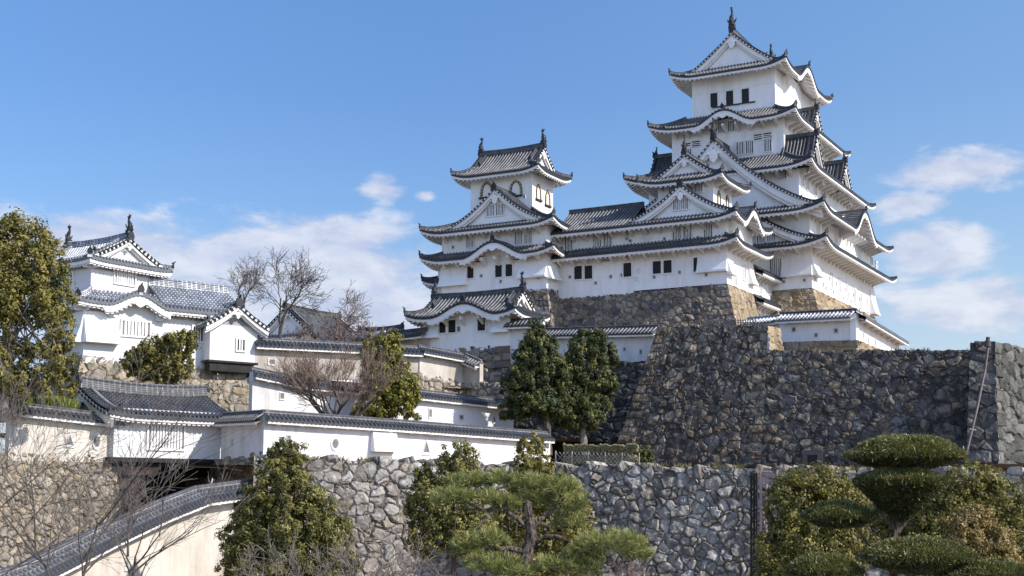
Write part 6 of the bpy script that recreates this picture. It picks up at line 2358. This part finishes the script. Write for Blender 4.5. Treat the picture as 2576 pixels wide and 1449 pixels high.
for (x0, y0, x1, y1, dy, rad) in ((330, 1620, 322, 1400, 0, .09), (322, 1400, 318, 1330, .3, .06), (325, 1440, 400, 1350, -.5, .05), (325, 1450, 470, 1320, .8, .05), (400, 1350, 430, 1250, .4, .035), (318, 1340, 370, 1275, .4, .035)):
    a, e = P(x0, y0, 58), P(x1, y1, 58 + dy)
    b.grow(a, e - a, np.linalg.norm(e - a), rad, 3, 0)
b.build('bare_tree', 'small bare tree against the descending tiled wall, left of the conical evergreen', 'tree', base, 'twig_dark', 'twig')
labs = ['tangle of dry bare twigs at the foot of the conical evergreen', 'dry grey bare bush at the bottom edge, left of the pine', 'dry bare bush at the bottom edge between conical evergreen and stone rampart', 'pinkish dry twigs under the right pad of the pine']
for i, (x, y, w) in enumerate(((700, 1490, 2.0), (1010, 1500, 2.2), (860, 1500, 2.2), (1560, 1500, 1.5))):
    b = Bare(71 + i, up=.08, jit=.2, kids=(3, 4), ratio=(.5, .8), ang=(.4, 1.1), minr=.011)
    p = P(x, y, 62)
    for d in ((-.9, 0, .8), (.9, .1, .8), (0, .3, 1), (.4, -.2, 1), (-.4, -.2, 1), (1.3, 0, .6), (-1.3, .1, .6)):
        b.grow(p - np.array([0, 0, .6]), d, w * .8, .035, 3)
    b.build('dry_bush', labs[i], 'bush', p, 'twig_red' if i == 3 else 'twig', 'twig_red' if i == 3 else 'twig', 'dry bushes along the bottom edge')

# ---- hedge, blades
r = np.random.default_rng(88)
root = thing('hedge', 'clipped pale hedge with reddish leaves behind the bamboo fence', 'hedge', P(1510, 1166, 108))
A, B_ = P(1418, 1142, 107.5), P(1604, 1144, 104.5)
mb = MB()
m = 15000
t = r.random(m)
u = r.uniform(-1, 1, (m, 2))
fz = np.sign(u[:, 1]) * np.abs(u[:, 1]) ** .35; fy = np.sign(u[:, 0]) * np.abs(u[:, 0]) ** .5
C = A + (B_ - A) * t[:, None] + np.stack([0 * t, fy * .75, fz * .72 + (vnoise(t * 30, 0 * t, 1, 4) - .5) * .25], -1)
N = np.stack([r.normal(0, .6, m), fy * 1.0 - .2, fz * .8 + .2], -1) + r.normal(0, .5, (m, 3))
leaves(mb, C, N, .085, .5, np.clip(r.normal(.5, .2, m), .02, .98), r)
obj('foliage', mb, M['lf_hedge'], root)
tree('dark_shrub', 'small dark shrub at the right end of the hedge', 106.0, [(1625, 1146, 20, 22), (1606, 1150, 14, 18)], [(1620, 1176), (1620, 1150)], 3000, .10, 'lf_dark', 421, tr=.06, cat='shrub', limbs=2, clump=.2, cl_n=30)
root = thing('leafy_shrub', 'bright green spiky shrub behind the cream wall left of the gatehouse', 'shrub', P(110, 1035, 96))
mb = MB()
m = 3500
a, e = P(40, 1040, 96), P(190, 1035, 96)
t = r.random(m)
C = a + (e - a) * t[:, None] + np.stack([0 * t, r.normal(0, .5, m), r.uniform(-.3, .9, m) * (.6 + .5 * np.sin(t * 3))], -1)
d = np.stack([r.normal(0, .35, m), r.normal(0, .35, m), np.ones(m)], -1)
s = r.uniform(.2, .45, m)[:, None]
bb = np.cross(d, r.normal(size=(m, 3))); bb /= np.linalg.norm(bb, axis=1, keepdims=True)
G = np.stack([C - bb * .03, C + bb * .03, C + d * s, C + d * s - bb * .01], 1)
i0 = mb.add(G.reshape(-1, 3)); mb.quads(i0 + np.arange(4 * m).reshape(m, 4)); mb.attrs['rnd'] = np.repeat(np.clip(r.normal(.55, .2, m), 0, 1), 4)
obj('foliage', mb, M['lf_blade'], root)

# ---- dry grass along the rampart tops
r = np.random.default_rng(99)
mb = MB()
Cs = []
for a, e, n, off in ((f1, f2, 900, 1.0), (f2, f3, 1500, 1.1), (d3p, d4, 500, 1.0), (d1, d2, 260, 1.4)):
    t = r.random(n)
    k = vnoise(t * 40, 0 * t, 1.0, 7) > .45
    c = a + (e - a) * t[:, None]
    nn = np.array([-(e - a)[1], (e - a)[0], 0]); nn /= np.linalg.norm(nn)
    if nn[1] < 0: nn = -nn
    Cs.append((c + nn * (off + r.normal(0, .5, n))[:, None] + np.array([0, 0, -.1]))[k])
C = np.vstack(Cs); m = len(C)
d = np.stack([r.normal(0, .5, m), r.normal(0, .5, m), np.ones(m)], -1); s = r.uniform(.12, .4, m)[:, None]
bb = np.cross(d, r.normal(size=(m, 3))); bb /= np.linalg.norm(bb, axis=1, keepdims=True)
G = np.stack([C - bb * .05, C + bb * .05, C + d * s + bb * .01, C + d * s - bb * .01], 1)
i0 = mb.add(G.reshape(-1, 3)); mb.quads(i0 + np.arange(4 * m).reshape(m, 4)); mb.attrs['rnd'] = np.repeat(np.clip(r.normal(.5, .25, m), 0, 1), 4)
M['lf_dry'] = leaf('dry_grass_blades', [(.05, .045, .02), (.10, .085, .035), (.16, .13, .055), (.22, .18, .09)])
o = obj('dry_grass', mb, M['lf_dry'])
tag(o, 'dry grass tufts along the tops of the ramparts', 'grass', kind='stuff')
# ------------------------------------------------------------------ small things
M['bamboo'] = simple('grey_bamboo', (.30, .27, .22), .8, .25)
A, B_ = P(1398, 1166, 101.5), P(1608, 1172, 98.5)
d = (B_ - A)[:2]; L = np.linalg.norm(d)
fsf = SF(A[:2], d / L, (.5, .85))
root = thing('lattice_fence', 'low diamond-lattice bamboo fence in front of the hedge', 'fence', A)
zf_ = lambda s: A[2] + (B_[2] - A[2]) * s / L
for k in range(6):
    s = L * k / 5
    mb = MB()
    mb.tube([fsf.w(s, 0, zf_(s) - .3), fsf.w(s, 0, zf_(s) + .95)], .055, 6)
    obj('post', mb, M['bamboo'], root)
mb = MB()
n = int(L / .3)
for k in range(n):
    s = k * L / n
    for sg in (0, 1):
        a, e = (s, s + .75) if sg else (s + .75, s)
        if max(a, e) > L: continue
        mb.tube([fsf.w(a, -.02 * sg, zf_(s) + .02), fsf.w(e, -.02 * sg, zf_(s) + .85)], .022, 4)
obj('lattice', mb, M['bamboo'], root)

# iron fence on the rampart
A, B_ = along(1742, 819), along(1895, 815)
A = A + np.array([.3, .6, 0]); B_ = B_ + np.array([.3, .6, 0])
d = (B_ - A); L = np.linalg.norm(d[:2])
fsf = SF(A[:2], d[:2] / L, (.48, .877))
zf_ = lambda s: A[2] + (B_[2] - A[2]) * s / L
root = thing('iron_fence', 'low fence of thin posts and rails on top of the dark rampart', 'fence', A)
mb = MB()
for h in (.25, .45):
    mb.tube([fsf.w(0, 0, zf_(0) + h), fsf.w(L, 0, zf_(L) + h)], .03, 4)
obj('rail', mb, M['fence'], root)
for k in range(26):
    s = L * k / 25
    me = SHARED.setdefault('picket', None)
    mb = MB()
    mb.box(fsf, s - .035, s + .035, -.035, .035, zf_(s) - .2, zf_(s) + .5 + .15 * ((k * 7) % 5) / 4)
    obj('post', mb, M['fence'], root)

# downpipe where the two ramparts meet
root = thing('drain_pipe', 'brown drain pipe slanting down the rampart corner at right', 'pipe', P(2482, 860, 109))
mb = MB()
mb.tube([P(2486, 868, 109.0), P(2478, 930, 108.4), P(2455, 1040, 106.6), P(2426, 1160, 105.0)], .115, 8)
obj('pipe', mb, M['steel'], root)
mb = MB()
mb.tube([P(2484, 872, 109.0), P(2485, 858, 109.0)], .27, 10)
mb.tube([P(2485, 858, 109.0), P(2485.5, 848, 109.0)], .17, 8)
obj('hopper', mb, M['steel'], root)
for x, y, Yb in ((2470, 968, 107.8), (2446, 1080, 106.0)):
    mb = MB()
    mb.tube([P(x - 7, y, Yb), P(x + 9, y + 2, Yb)], .06, 6)
    obj('clamp', mb, M['bamboo'], root)

# pinkish pipes and cable trunking on the grey rampart
M['pink'] = simple('pink_painted_steel', (.27, .17, .16), .6, .2, 5)
fdir = (f3 - f2)[:2] / np.linalg.norm((f3 - f2)[:2])
gsf = SF(f2[:2] + np.array([-.5, -.85]) * .9, fdir, (-fdir[1], fdir[0]))
def onf(px, py, n=-1.6):
    s, z = gsf.hit(px, py, n)
    return gsf.w(s, n, z)
root = thing('pipe_pair', 'pair of pinkish pipes running down the grey rampart, left of the yellow shrub', 'pipe', onf(1915, 1440))
for pts, rr in (([(1914, 1470), (1914, 1290), (1914, 1186)], .10), ([(1928, 1350), (1928, 1290), (1929, 1200), (1954, 1198), (1955, 1182)], .10), ([(1914, 1188), (1940, 1187)], .08)):
    mb = MB()
    mb.tube([onf(x, y) for x, y in pts], rr, 7)
    obj('pipe', mb, M['pink'], root)
for y in (1250, 1330):
    mb = MB()
    mb.tube([onf(1908, y), onf(1935, y)], .05, 5)
    obj('clamp', mb, M['steel'], root)
root = thing('cable_trunking', 'dark vertical cable channel on the grey rampart beside the pink pipes', 'cable duct', onf(1896, 1440))
for x in (1890, 1897, 1904):
    mb = MB()
    mb.tube([onf(x, 1475, -1.35), onf(x, 1330, -1.35), onf(x, 1190, -1.35)], .085, 6)
    obj('cable', mb, M['wood_dark'], root)

# drain mouth at the foot of the dark rampart
s, z = rsf_hit = SF(dTL[:2], dirR, (.48, .877)).hit(2048, 1155, -3.9)
rs = SF(dTL[:2], dirR, (.48, .877))
root = thing('drain_mouth', 'small dark square drain opening near the foot of the dark rampart', 'drain', rs.w(s, -4.6, z))
mb = MB(); mb.box(rs, s - .45, s + .45, -4.35, -3.6, z - .4, z + .35)
obj('opening', mb, M['pane'], root)
mb = MB()
for a, b_, c_, e in ((-.9, .9, .35, .75), (-.85, -.45, -.45, .35), (.45, .85, -.45, .35)):
    mb.box(rs, s + a, s + b_, -4.45, -3.6, z + c_, z + e)
obj('stone_surround', mb, M['st_plain'] if 'st_plain' in M else simple('drain_stone', (.10, .09, .08), .9, .3), root)
